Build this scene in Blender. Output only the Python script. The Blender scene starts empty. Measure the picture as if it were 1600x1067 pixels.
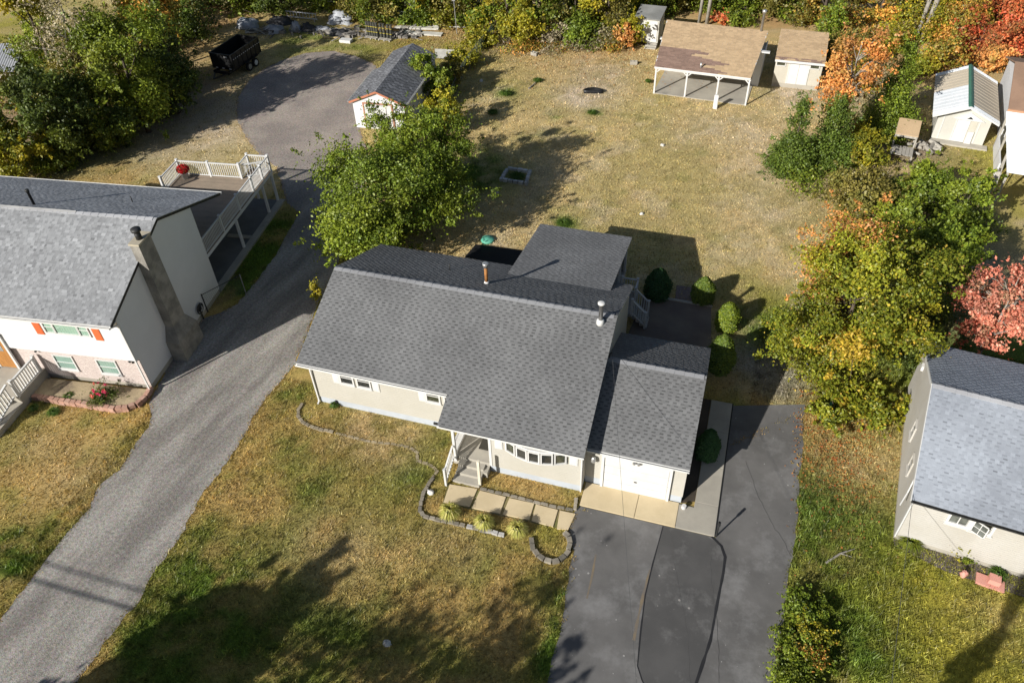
import bpy, math, random
import numpy as np
from mathutils import Vector, Matrix

random.seed(11)
RNG = np.random.default_rng(11)
SC = bpy.context.scene
COL = SC.collection
R = math.radians

# ------------------------------------------------------------------ camera, sky, sun, exposure
CAM = np.array([17.625067, -22.136821, 28.117300])
RM = np.array([[0.95576756, 0.29259771, -0.02991584],
               [-0.17788777, 0.65605787, 0.73344667],
               [-0.23423134, 0.69568286, -0.67908838]])      # right, up, forward
FOC = 1220.4746                                               # focal length in photo pixels (1600 wide)
cd = bpy.data.cameras.new('camera'); cam = bpy.data.objects.new('camera', cd); COL.objects.link(cam)
mw = Matrix.Identity(4)
for i in range(3):
    mw[i][0] = RM[0][i]; mw[i][1] = RM[1][i]; mw[i][2] = -RM[2][i]; mw[i][3] = CAM[i]
cam.matrix_world = mw
cd.sensor_width = 36; cd.lens = FOC * 36 / 1600; cd.clip_end = 2000
SC.camera = cam

SUN_EL = R(26.5); SUN_AZ = R(211.0)                           # azimuth clockwise from +Y, towards the sun
wd = bpy.data.worlds.new('World'); SC.world = wd; wd.use_nodes = True
nt = wd.node_tree; nt.nodes.clear()
sky = nt.nodes.new('ShaderNodeTexSky'); sky.sky_type = 'NISHITA'; sky.sun_disc = False
sky.sun_elevation = SUN_EL; sky.sun_rotation = SUN_AZ
bgn = nt.nodes.new('ShaderNodeBackground'); bgn.inputs[1].default_value = 0.055
wo = nt.nodes.new('ShaderNodeOutputWorld')
nt.links.new(sky.outputs[0], bgn.inputs[0]); nt.links.new(bgn.outputs[0], wo.inputs[0])
sd = bpy.data.lights.new('sun', 'SUN'); sd.energy = 5.0; sd.angle = R(0.53); sd.color = (1.0, 0.965, 0.90)
sun = bpy.data.objects.new('sun', sd); COL.objects.link(sun)
todir = Vector((math.sin(SUN_AZ) * math.cos(SUN_EL), math.cos(SUN_AZ) * math.cos(SUN_EL), math.sin(SUN_EL)))
sun.rotation_euler = todir.to_track_quat('Z', 'Y').to_euler(); sun.location = (0, -20, 40)
SC.view_settings.view_transform = 'Standard'; SC.view_settings.look = 'None'
SC.view_settings.exposure = 0.42; SC.view_settings.gamma = 1.0; SC.view_settings.use_curve_mapping = False
SC.render.resolution_x = 1024; SC.render.resolution_y = 682

# ------------------------------------------------------------------ survey: photo pixel -> point on a level plane
def G(u, v, z=0.0):
    d = np.array([(u - 800) / FOC, -(v - 533.5) / FOC, 1.0]) @ RM
    t = (z - CAM[2]) / d[2]
    p = CAM + t * d
    return (float(p[0]), float(p[1]), float(z))
def height_at(base, u, v):
    d = np.array([(u - 800) / FOC, -(v - 533.5) / FOC, 1.0]) @ RM
    t = (d[0] * (base[0] - CAM[0]) + d[1] * (base[1] - CAM[1])) / (d[0] ** 2 + d[1] ** 2)
    return float(CAM[2] + t * d[2])
def depth(p):
    return float(np.dot(RM[2], np.array(p) - CAM))
def GP(pts, z=0.0):
    return [G(u, v, z)[:2] for u, v in pts]

# ------------------------------------------------------------------ materials
MATS = {}
def newmat(name):
    m = bpy.data.materials.new(name); m.use_nodes = True
    n = m.node_tree.nodes; l = m.node_tree.links
    b = n['Principled BSDF']
    return m, n, l, b
def noise(n, l, scale, detail=4, vec=None, rough=.6):
    t = n.new('ShaderNodeTexNoise'); t.inputs['Scale'].default_value = scale
    t.inputs['Detail'].default_value = detail; t.inputs['Roughness'].default_value = rough
    if vec is not None: l.new(vec, t.inputs['Vector'])
    return t
def mathn(n, l, op, a, b=None):
    m = n.new('ShaderNodeMath'); m.operation = op
    for i, x in enumerate((a, b)):
        if x is None: continue
        if isinstance(x, (int, float)): m.inputs[i].default_value = x
        else: l.new(x, m.inputs[i])
    return m.outputs[0]
def mixc(n, l, fac, a, b, blend='MIX'):
    m = n.new('ShaderNodeMix'); m.data_type = 'RGBA'; m.blend_type = blend
    for sock, x in ((m.inputs[0], fac), (m.inputs[6], a), (m.inputs[7], b)):
        if isinstance(x, (int, float)): sock.default_value = x
        elif isinstance(x, tuple): sock.default_value = (*x[:3], 1)
        else: l.new(x, sock)
    return m.outputs[2]
def ramp(n, l, fac, lo, hi):
    m = n.new('ShaderNodeMapRange'); m.clamp = True
    l.new(fac, m.inputs[0]); m.inputs[1].default_value = lo; m.inputs[2].default_value = hi
    return m.outputs[0]
def M(name, col, col2=None, var=.18, big=.6, fine=30, rough=.8, bump=.15, bscale=None, metal=0.0, spec=.3, attr=False, objcol=False, stretch=None, dirt=None, laps=0, specks=None):
    """Weathered surface: broad mottling between two colours, fine grain, fine relief."""
    if name in MATS: return MATS[name]
    m, n, l, b = newmat(name)
    pos = n.new('ShaderNodeNewGeometry').outputs['Position']
    if stretch:
        mp = n.new('ShaderNodeMapping'); mp.inputs['Scale'].default_value = stretch; l.new(pos, mp.inputs[0]); pos = mp.outputs[0]
    t1 = noise(n, l, big, 5, pos); t2 = noise(n, l, fine, 3, pos)
    c2 = col2 if col2 else tuple(x * .78 for x in col)
    c = mixc(n, l, ramp(n, l, t1.outputs[0], .38, .62), col, c2)
    if attr:
        a = n.new('ShaderNodeAttribute'); a.attribute_name = 'col'
        src = a.outputs['Color']
        if objcol:
            oi = n.new('ShaderNodeObjectInfo'); src = mixc(n, l, 1.0, src, oi.outputs['Color'], 'ADD')
        c = mixc(n, l, 1.0, c, src, 'MULTIPLY')
    g = mathn(n, l, 'ADD', mathn(n, l, 'MULTIPLY', t2.outputs[0], var * 2), 1 - var)
    c = mixc(n, l, 1.0, c, g, 'MULTIPLY')
    if dirt:
        t3 = noise(n, l, dirt[1], 6, pos, .7)
        c = mixc(n, l, ramp(n, l, t3.outputs[0], dirt[2], dirt[3]), c, dirt[0])
    if specks:
        vz = n.new('ShaderNodeTexVoronoi'); vz.inputs['Scale'].default_value = specks[1]; l.new(pos, vz.inputs['Vector'])
        t5 = noise(n, l, .8, 3, pos); sz = mathn(n, l, 'MULTIPLY', ramp(n, l, t5.outputs[0], .42, .75), specks[2])
        c = mixc(n, l, mathn(n, l, 'MULTIPLY', mathn(n, l, 'LESS_THAN', vz.outputs['Distance'], sz), .8), c, specks[0])
    l.new(c, b.inputs['Base Color'])
    b.inputs['Roughness'].default_value = rough; b.inputs['Metallic'].default_value = metal
    b.inputs['Specular IOR Level'].default_value = spec
    if bump:
        bp = n.new('ShaderNodeBump'); bp.inputs['Strength'].default_value = bump; bp.inputs['Distance'].default_value = .03
        t4 = noise(n, l, bscale or fine, 4, pos); l.new(t4.outputs[0], bp.inputs['Height']); l.new(bp.outputs[0], b.inputs['Normal'])
        if laps:
            sp = n.new('ShaderNodeSeparateXYZ'); l.new(pos, sp.inputs[0]); fz = mathn(n, l, 'FRACT', mathn(n, l, 'MULTIPLY', sp.outputs[2], -1.0 / laps))
            b2 = n.new('ShaderNodeBump'); b2.inputs['Strength'].default_value = 1.0; b2.inputs['Distance'].default_value = .005; l.new(fz, b2.inputs['Height']); l.new(bp.outputs[0], b2.inputs['Normal']); l.new(b2.outputs[0], b.inputs['Normal'])
    MATS[name] = m
    return m

def leafmat(name, trans=.24):
    if name in MATS: return MATS[name]
    m, n, l, b = newmat(name); n.remove(b)
    a = n.new('ShaderNodeAttribute'); a.attribute_name = 'col'
    df = n.new('ShaderNodeBsdfDiffuse'); tr = n.new('ShaderNodeBsdfTranslucent'); gl = n.new('ShaderNodeBsdfGlossy')
    gl.inputs['Roughness'].default_value = .5; gl.inputs['Color'].default_value = (.6, .6, .6, 1)
    l.new(a.outputs['Color'], df.inputs[0])
    tc = mixc(n, l, 1.0, a.outputs['Color'], (1.15, 1.15, .55), 'MULTIPLY'); l.new(tc, tr.inputs[0])
    m1 = n.new('ShaderNodeMixShader'); m1.inputs[0].default_value = trans; l.new(df.outputs[0], m1.inputs[1]); l.new(tr.outputs[0], m1.inputs[2])
    m2 = n.new('ShaderNodeMixShader'); m2.inputs[0].default_value = .04; l.new(m1.outputs[0], m2.inputs[1]); l.new(gl.outputs[0], m2.inputs[2])
    l.new(m2.outputs[0], n['Material Output'].inputs[0])
    MATS[name] = m
    return m

def glassmat(name, tint, rough=.06):
    if name in MATS: return MATS[name]
    m, n, l, b = newmat(name)
    pos = n.new('ShaderNodeNewGeometry').outputs['Position']
    t = noise(n, l, 3.0, 3, pos)
    l.new(mixc(n, l, ramp(n, l, t.outputs[0], .35, .65), tint, tuple(x * .4 for x in tint)), b.inputs['Base Color'])
    b.inputs['Roughness'].default_value = rough; b.inputs['Specular IOR Level'].default_value = .8
    MATS[name] = m
    return m
def clearglass(name):
    if name in MATS: return MATS[name]
    m, n, l, b = newmat(name); n.remove(b)
    tr = n.new('ShaderNodeBsdfTransparent'); tr.inputs[0].default_value = (.85, .92, .9, 1)
    gl = n.new('ShaderNodeBsdfGlossy'); gl.inputs['Roughness'].default_value = .04
    mx = n.new('ShaderNodeMixShader'); mx.inputs[0].default_value = .07; l.new(tr.outputs[0], mx.inputs[1]); l.new(gl.outputs[0], mx.inputs[2])
    l.new(mx.outputs[0], n['Material Output'].inputs[0]); MATS[name] = m
    return m

# ------------------------------------------------------------------ mesh building
class MB:
    def __init__(s): s.v = []; s.f = []
    def add(s, vs, fs):
        o = len(s.v); s.v += [tuple(map(float, p)) for p in vs]; s.f += [tuple(o + i for i in f) for f in fs]; return s
    def box(s, x0, x1, y0, y1, z0, z1):
        vs = [(x, y, z) for z in (z0, z1) for y in (y0, y1) for x in (x0, x1)]
        return s.add(vs, [(0, 2, 3, 1), (4, 5, 7, 6), (0, 1, 5, 4), (1, 3, 7, 5), (3, 2, 6, 7), (2, 0, 4, 6)])
    def prism(s, poly, z0, z1):
        """poly: (x,y) ring; z0/z1 number or per-vertex list"""
        n = len(poly)
        a = sum(poly[i][0] * poly[(i + 1) % n][1] - poly[(i + 1) % n][0] * poly[i][1] for i in range(n))
        if a < 0:
            poly = poly[::-1]
            if not isinstance(z0, (int, float)): z0 = z0[::-1]
            if not isinstance(z1, (int, float)): z1 = z1[::-1]
        za = [z0] * n if isinstance(z0, (int, float)) else z0
        zb = [z1] * n if isinstance(z1, (int, float)) else z1
        vs = [(p[0], p[1], z) for p, z in zip(poly, za)] + [(p[0], p[1], z) for p, z in zip(poly, zb)]
        fs = [tuple(range(n - 1, -1, -1)), tuple(range(n, 2 * n))] + [(i, (i + 1) % n, n + (i + 1) % n, n + i) for i in range(n)]
        return s.add(vs, fs)
    def extx(s, prof, x0, x1):
        """profile of (y,z) extruded along x"""
        n = len(prof)
        a = sum(prof[i][0] * prof[(i + 1) % n][1] - prof[(i + 1) % n][0] * prof[i][1] for i in range(n))
        if a < 0: prof = prof[::-1]
        vs = [(x0, y, z) for y, z in prof] + [(x1, y, z) for y, z in prof]
        fs = [tuple(range(n - 1, -1, -1)), tuple(range(n, 2 * n))] + [(i, (i + 1) % n, n + (i + 1) % n, n + i) for i in range(n)]
        return s.add(vs, fs)
    def exty(s, prof, y0, y1):
        """profile of (x,z) extruded along y"""
        n = len(prof)
        a = sum(prof[i][0] * prof[(i + 1) % n][1] - prof[(i + 1) % n][0] * prof[i][1] for i in range(n))
        if a > 0: prof = prof[::-1]
        vs = [(x, y0, z) for x, z in prof] + [(x, y1, z) for x, z in prof]
        fs = [tuple(range(n - 1, -1, -1)), tuple(range(n, 2 * n))] + [(i, (i + 1) % n, n + (i + 1) % n, n + i) for i in range(n)]
        return s.add(vs, fs)
    def bar(s, p, q, w, h, up=(0, 0, 1)):
        p = Vector(p); q = Vector(q); d = (q - p).normalized(); u = Vector(up)
        sd_ = d.cross(u)
        if sd_.length < 1e-4: sd_ = d.cross(Vector((1, 0, 0)))
        sd_.normalize(); u = sd_.cross(d)
        vs = []
        for c in (p, q):
            for a, b in ((-1, -1), (1, -1), (1, 1), (-1, 1)): vs.append(c + sd_ * (a * w / 2) + u * (b * h / 2))
        return s.add(vs, [(0, 1, 2, 3), (7, 6, 5, 4), (0, 4, 5, 1), (1, 5, 6, 2), (2, 6, 7, 3), (3, 7, 4, 0)])
    def tube(s, pts, rs, n=8, cap=True):
        pts = [Vector(p) for p in pts]
        if isinstance(rs, (int, float)): rs = [rs] * len(pts)
        o = len(s.v)
        for i, p in enumerate(pts):
            d = (pts[min(i + 1, len(pts) - 1)] - pts[max(i - 1, 0)]).normalized()
            a = d.cross(Vector((0, 0, 1)))
            if a.length < 1e-3: a = Vector((1, 0, 0))
            a.normalize(); b = d.cross(a)
            for k in range(n):
                t = 2 * math.pi * k / n
                s.v.append(tuple(p + (a * math.cos(t) + b * math.sin(t)) * rs[i]))
        for i in range(len(pts) - 1):
            for k in range(n):
                k2 = (k + 1) % n
                s.f.append((o + i * n + k, o + i * n + k2, o + (i + 1) * n + k2, o + (i + 1) * n + k))
        if cap:
            s.f.append(tuple(o + k for k in range(n - 1, -1, -1))); e = o + (len(pts) - 1) * n
            s.f.append(tuple(e + k for k in range(n)))
        return s
    def lathe(s, prof, n=16, c=(0, 0, 0)):
        o = len(s.v)
        for r, z in prof:
            for k in range(n):
                t = 2 * math.pi * k / n
                s.v.append((c[0] + r * math.cos(t), c[1] + r * math.sin(t), c[2] + z))
        for i in range(len(prof) - 1):
            for k in range(n):
                k2 = (k + 1) % n
                s.f.append((o + i * n + k, o + i * n + k2, o + (i + 1) * n + k2, o + (i + 1) * n + k))
        s.f.append(tuple(o + k for k in range(n - 1, -1, -1))); e = o + (len(prof) - 1) * n
        s.f.append(tuple(e + k for k in range(n)))
        return s
    def mesh(s, name, mat=None, smooth=False):
        me = bpy.data.meshes.new(name); me.from_pydata(s.v, [], s.f)
        if mat: me.materials.append(mat)
        if smooth: me.polygons.foreach_set('use_smooth', [True] * len(me.polygons))
        me.update()
        return me
    def build(s, name, mat, parent=None, smooth=False, loc=None, rz=0, kind=None, label=None, bevel=0):
        o = bpy.data.objects.new(name, s.mesh(name, mat, smooth)); COL.objects.link(o)
        if parent: o.parent = parent
        if loc: o.location = loc
        if rz: o.rotation_euler = (0, 0, rz)
        if kind: o['kind'] = kind
        if label: o['label'] = label
        if bevel:
            b = o.modifiers.new('bevel', 'BEVEL'); b.width = bevel; b.segments = 2; b.limit_method = 'ANGLE'
        return o
def inst(mesh, name, parent, loc, rz=0, scale=None, rot=None):
    o = bpy.data.objects.new(name, mesh); COL.objects.link(o); o.parent = parent; o.location = loc
    o.rotation_euler = rot if rot else (0, 0, rz)
    if scale: o.scale = scale
    return o
def tag(o, label, cat, group=None):
    o['label'] = label; o['category'] = cat
    if group: o['group'] = group
    return o
def thing(name, label, cat, loc=(0, 0, 0), rz=0, group=None):
    o = bpy.data.objects.new(name, None); COL.objects.link(o); o.empty_display_size = .3
    o.location = loc; o.rotation_euler = (0, 0, rz)
    return tag(o, label, cat, group)
def struct(o): o['kind'] = 'structure'; return o

def npmesh(name, verts, faces4, mat, cols=None, parent=None, kind=None, tri=False):
    """fast mesh from numpy: verts (N,3), faces (M,k); cols (N,3) point colour"""
    me = bpy.data.meshes.new(name); k = faces4.shape[1]
    me.vertices.add(len(verts)); me.vertices.foreach_set('co', verts.astype(np.float32).ravel())
    me.loops.add(faces4.size); me.loops.foreach_set('vertex_index', faces4.astype(np.int32).ravel())
    me.polygons.add(len(faces4)); me.polygons.foreach_set('loop_start', np.arange(0, faces4.size, k, dtype=np.int32))
    me.polygons.foreach_set('use_smooth', np.zeros(len(faces4), dtype=bool)); me.update(calc_edges=True)
    if cols is not None:
        at = me.color_attributes.new('col', 'FLOAT_COLOR', 'POINT')
        c4 = np.ones((len(verts), 4), np.float32); c4[:, :3] = cols; at.data.foreach_set('color', c4.ravel())
    me.materials.append(mat)
    o = bpy.data.objects.new(name, me); COL.objects.link(o)
    if parent: o.parent = parent
    if kind: o['kind'] = kind
    return o

def nboxes(name, org, eu, ev, en, u0, u1, v0, v1, n0, n1, cols, mat, parent, kind='stuff'):
    """many boxes sharing a basis, joined: arrays u0..n1, tone per box"""
    N = len(u0); org, eu, ev, en = (np.array(x, float) for x in (org, eu, ev, en))
    P = np.empty((N, 8, 3))
    i = 0
    for nn in (n0, n1):
        for vv in (v0, v1):
            for uu in (u0, u1):
                P[:, i] = org + np.outer(uu, eu) + np.outer(vv, ev) + np.outer(nn, en); i += 1
    F = np.array([(4, 5, 7, 6), (0, 1, 5, 4), (1, 3, 7, 5), (3, 2, 6, 7), (2, 0, 4, 6)])
    if np.dot(np.cross(eu, ev), en) < 0: F = F[:, ::-1]
    faces = (np.arange(N)[:, None, None] * 8 + F[None]).reshape(-1, 4)
    o = npmesh(name, P.reshape(-1, 3), faces, mat, np.repeat(cols, 8, axis=0), parent, kind)
    o.color = (0, 0, 0, 1)
    return o

def hash2(ix, iy, seed):
    h = (ix.astype(np.int64) * 374761393 + iy.astype(np.int64) * 668265263 + seed * 1442695041) & 0xFFFFFFFF
    h = ((h ^ (h >> 13)) * 1274126177) & 0xFFFFFFFF
    return ((h ^ (h >> 16)) & 0xFFFF) / 65535.0
def vnoise(x, y, s, seed):
    x = x / s; y = y / s; ix = np.floor(x); iy = np.floor(y); fx = x - ix; fy = y - iy
    fx = fx * fx * (3 - 2 * fx); fy = fy * fy * (3 - 2 * fy)
    a = hash2(ix, iy, seed); b = hash2(ix + 1, iy, seed); c = hash2(ix, iy + 1, seed); d = hash2(ix + 1, iy + 1, seed)
    return a * (1 - fx) * (1 - fy) + b * fx * (1 - fy) + c * (1 - fx) * fy + d * fx * fy
def fbm(x, y, s, seed, o=4):
    t = 0; a = .5; tot = 0
    for i in range(o):
        t = t + a * vnoise(x + 17 * i, y - 9 * i, s, seed + i); tot += a; a *= .55; s *= .47
    return t / tot
def inpoly(x, y, poly):
    r = np.zeros(len(x), bool); n = len(poly)
    for i in range(n):
        x0, y0 = poly[i][:2]; x1, y1 = poly[(i + 1) % n][:2]
        if y0 == y1: continue
        cnd = ((y0 > y) != (y1 > y)) & (x < (x1 - x0) * (y - y0) / (y1 - y0) + x0)
        r ^= cnd
    return r
def smooth(x, a, b):
    t = np.clip((x - a) / (b - a), 0, 1); return t * t * (3 - 2 * t)
# ------------------------------------------------------------------ shared materials
cream = M('cream_siding', (.475, .455, .405), (.45, .43, .375), var=.05, big=.8, fine=14, rough=.6, bump=.05, laps=.12)
whitep = M('white_paint', (.62, .615, .60), (.57, .565, .55), var=.04, big=1.5, fine=20, rough=.5, bump=.03)
whites = M('white_siding', (.66, .66, .665), (.63, .63, .635), var=.03, big=.7, fine=12, rough=.55, bump=.04, laps=.12)
bluefd = M('blue_grey_foundation', (.44, .475, .515), (.39, .42, .455), var=.08, big=1.2, fine=25, rough=.85)
dglass = glassmat('dark_glass', (.035, .04, .042))
oglass = glassmat('olive_glass', (.07, .075, .05))
metal_l = M('galvanized_metal', (.55, .55, .54), (.42, .42, .42), var=.1, big=6, fine=40, rough=.4, metal=.7, bump=.05)
metal_d = M('dark_metal', (.05, .05, .05), (.03, .03, .03), var=.1, big=4, fine=40, rough=.5, metal=.3)
shing = M('asphalt_shingle', (.225, .228, .233), (.178, .180, .185), var=.25, big=.28, fine=60, rough=.92, bump=.15, bscale=90, attr=True, objcol=True, spec=.15)
concr = M('pale_concrete', (.42, .39, .33), (.35, .325, .28), var=.12, big=.9, fine=45, rough=.9, bump=.15, dirt=((.20, .18, .14), .7, .60, .8))
tanconc = M('tan_concrete', (.60, .49, .315), (.53, .43, .27), var=.14, big=.8, fine=45, rough=.9, bump=.15, dirt=((.27, .20, .12), .9, .62, .85))
greyconc = M('grey_concrete', (.40, .37, .31), (.33, .305, .26), var=.14, big=.7, fine=60, rough=.9, bump=.2, dirt=((.17, .165, .15), .5, .58, .8))
stoneblk = M('edging_stone', (.9, .9, .9), (.7, .7, .7), var=.3, big=3, fine=30, rough=.95, bump=.6, attr=True, objcol=True)
woodgrey = M('weathered_wood', (.42, .39, .34), (.30, .28, .24), var=.25, big=2, fine=30, rough=.9, stretch=(6, 6, 1))
bark = M('tree_bark', (.12, .095, .07), (.07, .055, .042), var=.3, big=3, fine=18, rough=.95, bump=.6)
palebark = M('pale_bark', (.36, .33, .28), (.24, .22, .19), var=.3, big=3, fine=18, rough=.95, bump=.5)
leaf = leafmat('foliage')
grassm = leafmat('grass_blades', .25)

# ------------------------------------------------------------------ outlines of the ground surfaces
def rough_ring(pts, step=.35, amp=.07, seed=3, closed=True):
    out = []; n = len(pts)
    rg = np.random.default_rng(seed)
    for i in range(n if closed else n - 1):
        a = np.array(pts[i][:2]); b = np.array(pts[(i + 1) % n][:2]); L = np.linalg.norm(b - a); k = max(1, int(L / step))
        nrm = np.array([-(b - a)[1], (b - a)[0]]) / max(L, 1e-6)
        for j in range(k):
            p = a + (b - a) * j / k
            out.append(tuple(p + nrm * rg.normal(0, amp) * (1 if 0 < L else 0)))
    return out
gravel_px = [(-140, 1150), (5, 962), (54, 897), (75, 870), (105, 830), (136, 800), (155, 757), (186, 735), (206, 703), (232, 668),
             (237, 650), (233, 629), (246, 605), (267, 563), (312, 500), (345, 488), (372, 474), (400, 440), (430, 400), (458, 350), (468, 332), (448, 318),
             (443, 300), (432, 262), (402, 238), (384, 215), (370, 185), (372, 152), (388, 128), (410, 110), (440, 95), (480, 83),
             (520, 80), (556, 88), (582, 99), (594, 112), (578, 138), (560, 160), (560, 195), (575, 240), (570, 300), (545, 360), (525, 420),
             (497, 475), (461, 567), (440, 595), (415, 622), (400, 645), (370, 700), (345, 737), (315, 772), (300, 805), (275, 850),
             (232, 907), (215, 942), (192, 967), (120, 1067), (60, 1150)]
GRAVEL = rough_ring(GP(gravel_px), .22, .035, 5)
ASPH = rough_ring(GP([(896, 806), (890, 835), (898, 862), (893, 890), (885, 925), (872, 990), (852, 1067), (832, 1150), (1190, 1150), (1208, 1067),
                      (1216, 1000), (1230, 925), (1241, 840), (1249, 770), (1253, 720), (1258, 632)]), .45, .05, 8, closed=False) + \
       [G(1258, 632)[:2], (19.55, 5.1), (19.55, -2.54), (13.78, -2.54)]
HOUSE_FP = [(-.05, -.05), (6.9, -.05), (9.5, -1.8), (13.8, -1.8), (18, -1.45), (18, 5.1), (13.8, 8.4), (13, 13.2), (7.7, 13.2), (7.7, 8.4), (-.05, 8.4)]

# ------------------------------------------------------------------ ground colour: dry and green turf, bare soil (albedo)
# (photo u, v, radius in metres, kind, strength)
PATCH = [(915, 150, 2.6, 'bare', .9), (1100, 200, 3.0, 'bare', .25), (940, 118, 3.2, 'bare', .45), (300, 200, 6, 'bare', .6), (340, 185, 4, 'bare', .6),
         (1245, 150, 2.6, 'bare', .8), (1205, 260, 3.0, 'bare', .5), (1190, 330, 3, 'bare', .3), (1180, 205, 3.5, 'bare', .35), (860, 260, 3, 'bare', .2),
         (1215, 580, 1.8, 'grav', .8), (1185, 560, 2.2, 'grav', .6), (1230, 610, 1.2, 'grav', .7), (1290, 660, 2.0, 'litter', .7), (1280, 720, 1.5, 'litter', .5),
         (640, 50, 6, 'litter', .8), (700, 40, 5, 'litter', .7), (880, 75, 7, 'litter', .35), (560, 45, 4, 'litter', .4), (240, 60, 6, 'litter', .5), (330, 25, 6, 'litter', .7),
         (770, 380, 1.5, 'bare', .4), (480, 62, 5, 'green', .5), (560, 75, 4, 'green', .5), (660, 85, 6, 'olive', .7), (30, 60, 9, 'olive', .9), (300, 125, 2.5, 'green', .7),
         (740, 270, 3.2, 'green', .9), (790, 145, 1.2, 'green', .7), (870, 178, 1.0, 'green', .7), (930, 178, .9, 'green', .7), (880, 350, 1.2, 'green', .7), (835, 215, 1.5, 'green', .5),
         (400, 400, 2.2, 'green', .95), (380, 440, 2.0, 'green', .95), (430, 350, 1.6, 'green', .8), (120, 245, 4, 'green', .6),
         (450, 620, 1.6, 'green', .55), (460, 700, 1.6, 'green', .5), (490, 770, 1.4, 'green', .5), (640, 740, 1.2, 'green', .6), (650, 700, 1.0, 'green', .5), (690, 690, .8, 'green', .6),
         (890, 920, 1.0, 'green', 1), (875, 970, 1.0, 'green', 1), (860, 1030, 1.0, 'green', .9), (300, 960, 3.0, 'green', .7), (400, 930, 3.0, 'green', .6), (260, 1020, 2.5, 'green', .7), (550, 980, 2.5, 'green', .45),
         (620, 1040, 2.5, 'green', .5), (400, 1050, 3, 'green', .7), (330, 850, 1.6, 'green', .4), (290, 880, 1.6, 'green', .45), (10, 880, 2.2, 'green', .8), (40, 850, 1.4, 'green', .6), (70, 640, 1.0, 'green', .4),
         (1300, 800, 2.2, 'green', .8), (1270, 760, 1.5, 'green', .7), (1330, 880, 3, 'green', .8), (1420, 900, 3, 'green', .9), (1480, 960, 3.5, 'gold', .75), (1390, 1010, 3, 'gold', .4), (1560, 1030, 3, 'gold', .9), (1340, 1000, 2, 'green', .7),
         (1350, 720, 2.6, 'dry', .6), (1400, 700, 2, 'dry', .6), (1560, 970, 1.5, 'dry', .3), (1520, 240, 4, 'olive', .9), (1590, 330, 4, 'olive', .5), (1530, 560, 4, 'green', .9), (1500, 520, 4, 'green', .9),
         (1550, 420, 3, 'soil', .5), (1215, 505, 2.5, 'green', .7), (1180, 470, 2, 'olive', .6), (1180, 510, 2.0, 'green', .5), (1100, 430, 2, 'olive', .3), (60, 690, 2, 'dry', .4), (130, 740, 2, 'dry', .4), (520, 860, 2.5, 'dry', .5), (700, 850, 2, 'dry', .4),
         (620, 690, 2.0, 'dry', .6), (560, 670, 2.0, 'dry', .6), (830, 780, 1.5, 'dry', .3), (850, 830, 1, 'olive', .6), (760, 810, 1, 'olive', .5), (285, 160, 5, 'soil', .3), (330, 135, 4, 'soil', .5), (1400, 90, 4, 'litter', .7), (1480, 105, 4, 'litter', .6), (1330, 130, 3.5, 'soil', .8), (1420, 230, 3, 'soil', .7), (1380, 300, 4, 'soil', .6), (1230, 30, 5, 'litter', .7), (1120, 10, 6, 'litter', .7), (960, 60, 4, 'litter', .5), (1440, 480, 3, 'soil', .6), (1340, 640, 3, 'olive', .6), (100, 190, 9, 'soil', .8), (190, 120, 9, 'litter', .6), (230, 170, 5, 'soil', .7)]
KCOL = dict(bare=(.56, .46, .33), grav=(.36, .33, .29), litter=(.45, .28, .13), green=(.115, .18, .024), olive=(.31, .275, .06), gold=(.34, .30, .045), dry=(.47, .345, .175), soil=(.30, .235, .17))
PW = [(np.array(G(u, v)[:2]), r, k, s) for u, v, r, k, s in PATCH]
def ground_color(x, y, sharp=True):
    n1 = fbm(x, y, 5.0, 1); n2 = fbm(x, y, 1.3, 21); n3 = fbm(x, y, .35, 41, 3)
    back = smooth(y + .25 * (x - 8), 7, 13)
    left = 1 - smooth(x, -9, -4)
    right = smooth(x, 20.6, 22.2) * (1 - smooth(y, 9, 17))
    dryf = np.array((.50, .345, .125)); dryb = np.array((.585, .448, .215)); grn = np.array((.19, .205, .036)); rgt = np.array((.215, .245, .042))
    c = dryf[None] * (1 - back)[:, None] + dryb[None] * back[:, None]
    g = smooth(n1 * .6 + n2 * .4, .44, .62) * (.70 - .40 * back)
    g = np.clip(g, 0, 1)
    c = c * (1 - g)[:, None] + grn[None] * g[:, None]
    rr = right * (.55 + .45 * smooth(n2, .35, .6))
    c = c * (1 - rr)[:, None] + rgt[None] * rr[:, None]
    n4 = fbm(x, y, .9, 61, 3); n5 = fbm(x, y, 1.7, 71, 4)
    gs = (smooth(n4, .62, .72) * (.45 - .15 * back) * (1 - right))[:, None]; c = c * (1 - gs) + np.array((.17, .20, .035))[None] * gs
    bs = (smooth(n5, .58, .70) * .45 * back)[:, None]; c = c * (1 - bs) + np.array((.60, .49, .32))[None] * bs
    for p, r, k, s in PW:
        d2 = ((x - p[0]) ** 2 + (y - p[1]) ** 2) / r ** 2
        m = d2 < 4
        if not m.any(): continue
        w = s * np.exp(-d2[m] * 1.3) * (.35 + 1.3 * smooth(n2[m] * .6 + n3[m] * .4, .30, .64))
        w = np.clip(w, 0, 1)[:, None]
        c[m] = c[m] * (1 - w) + np.array(KCOL[k])[None] * w
    return c * ((.72 + .56 * n3) * (.82 + .36 * n2))[:, None]

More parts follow.
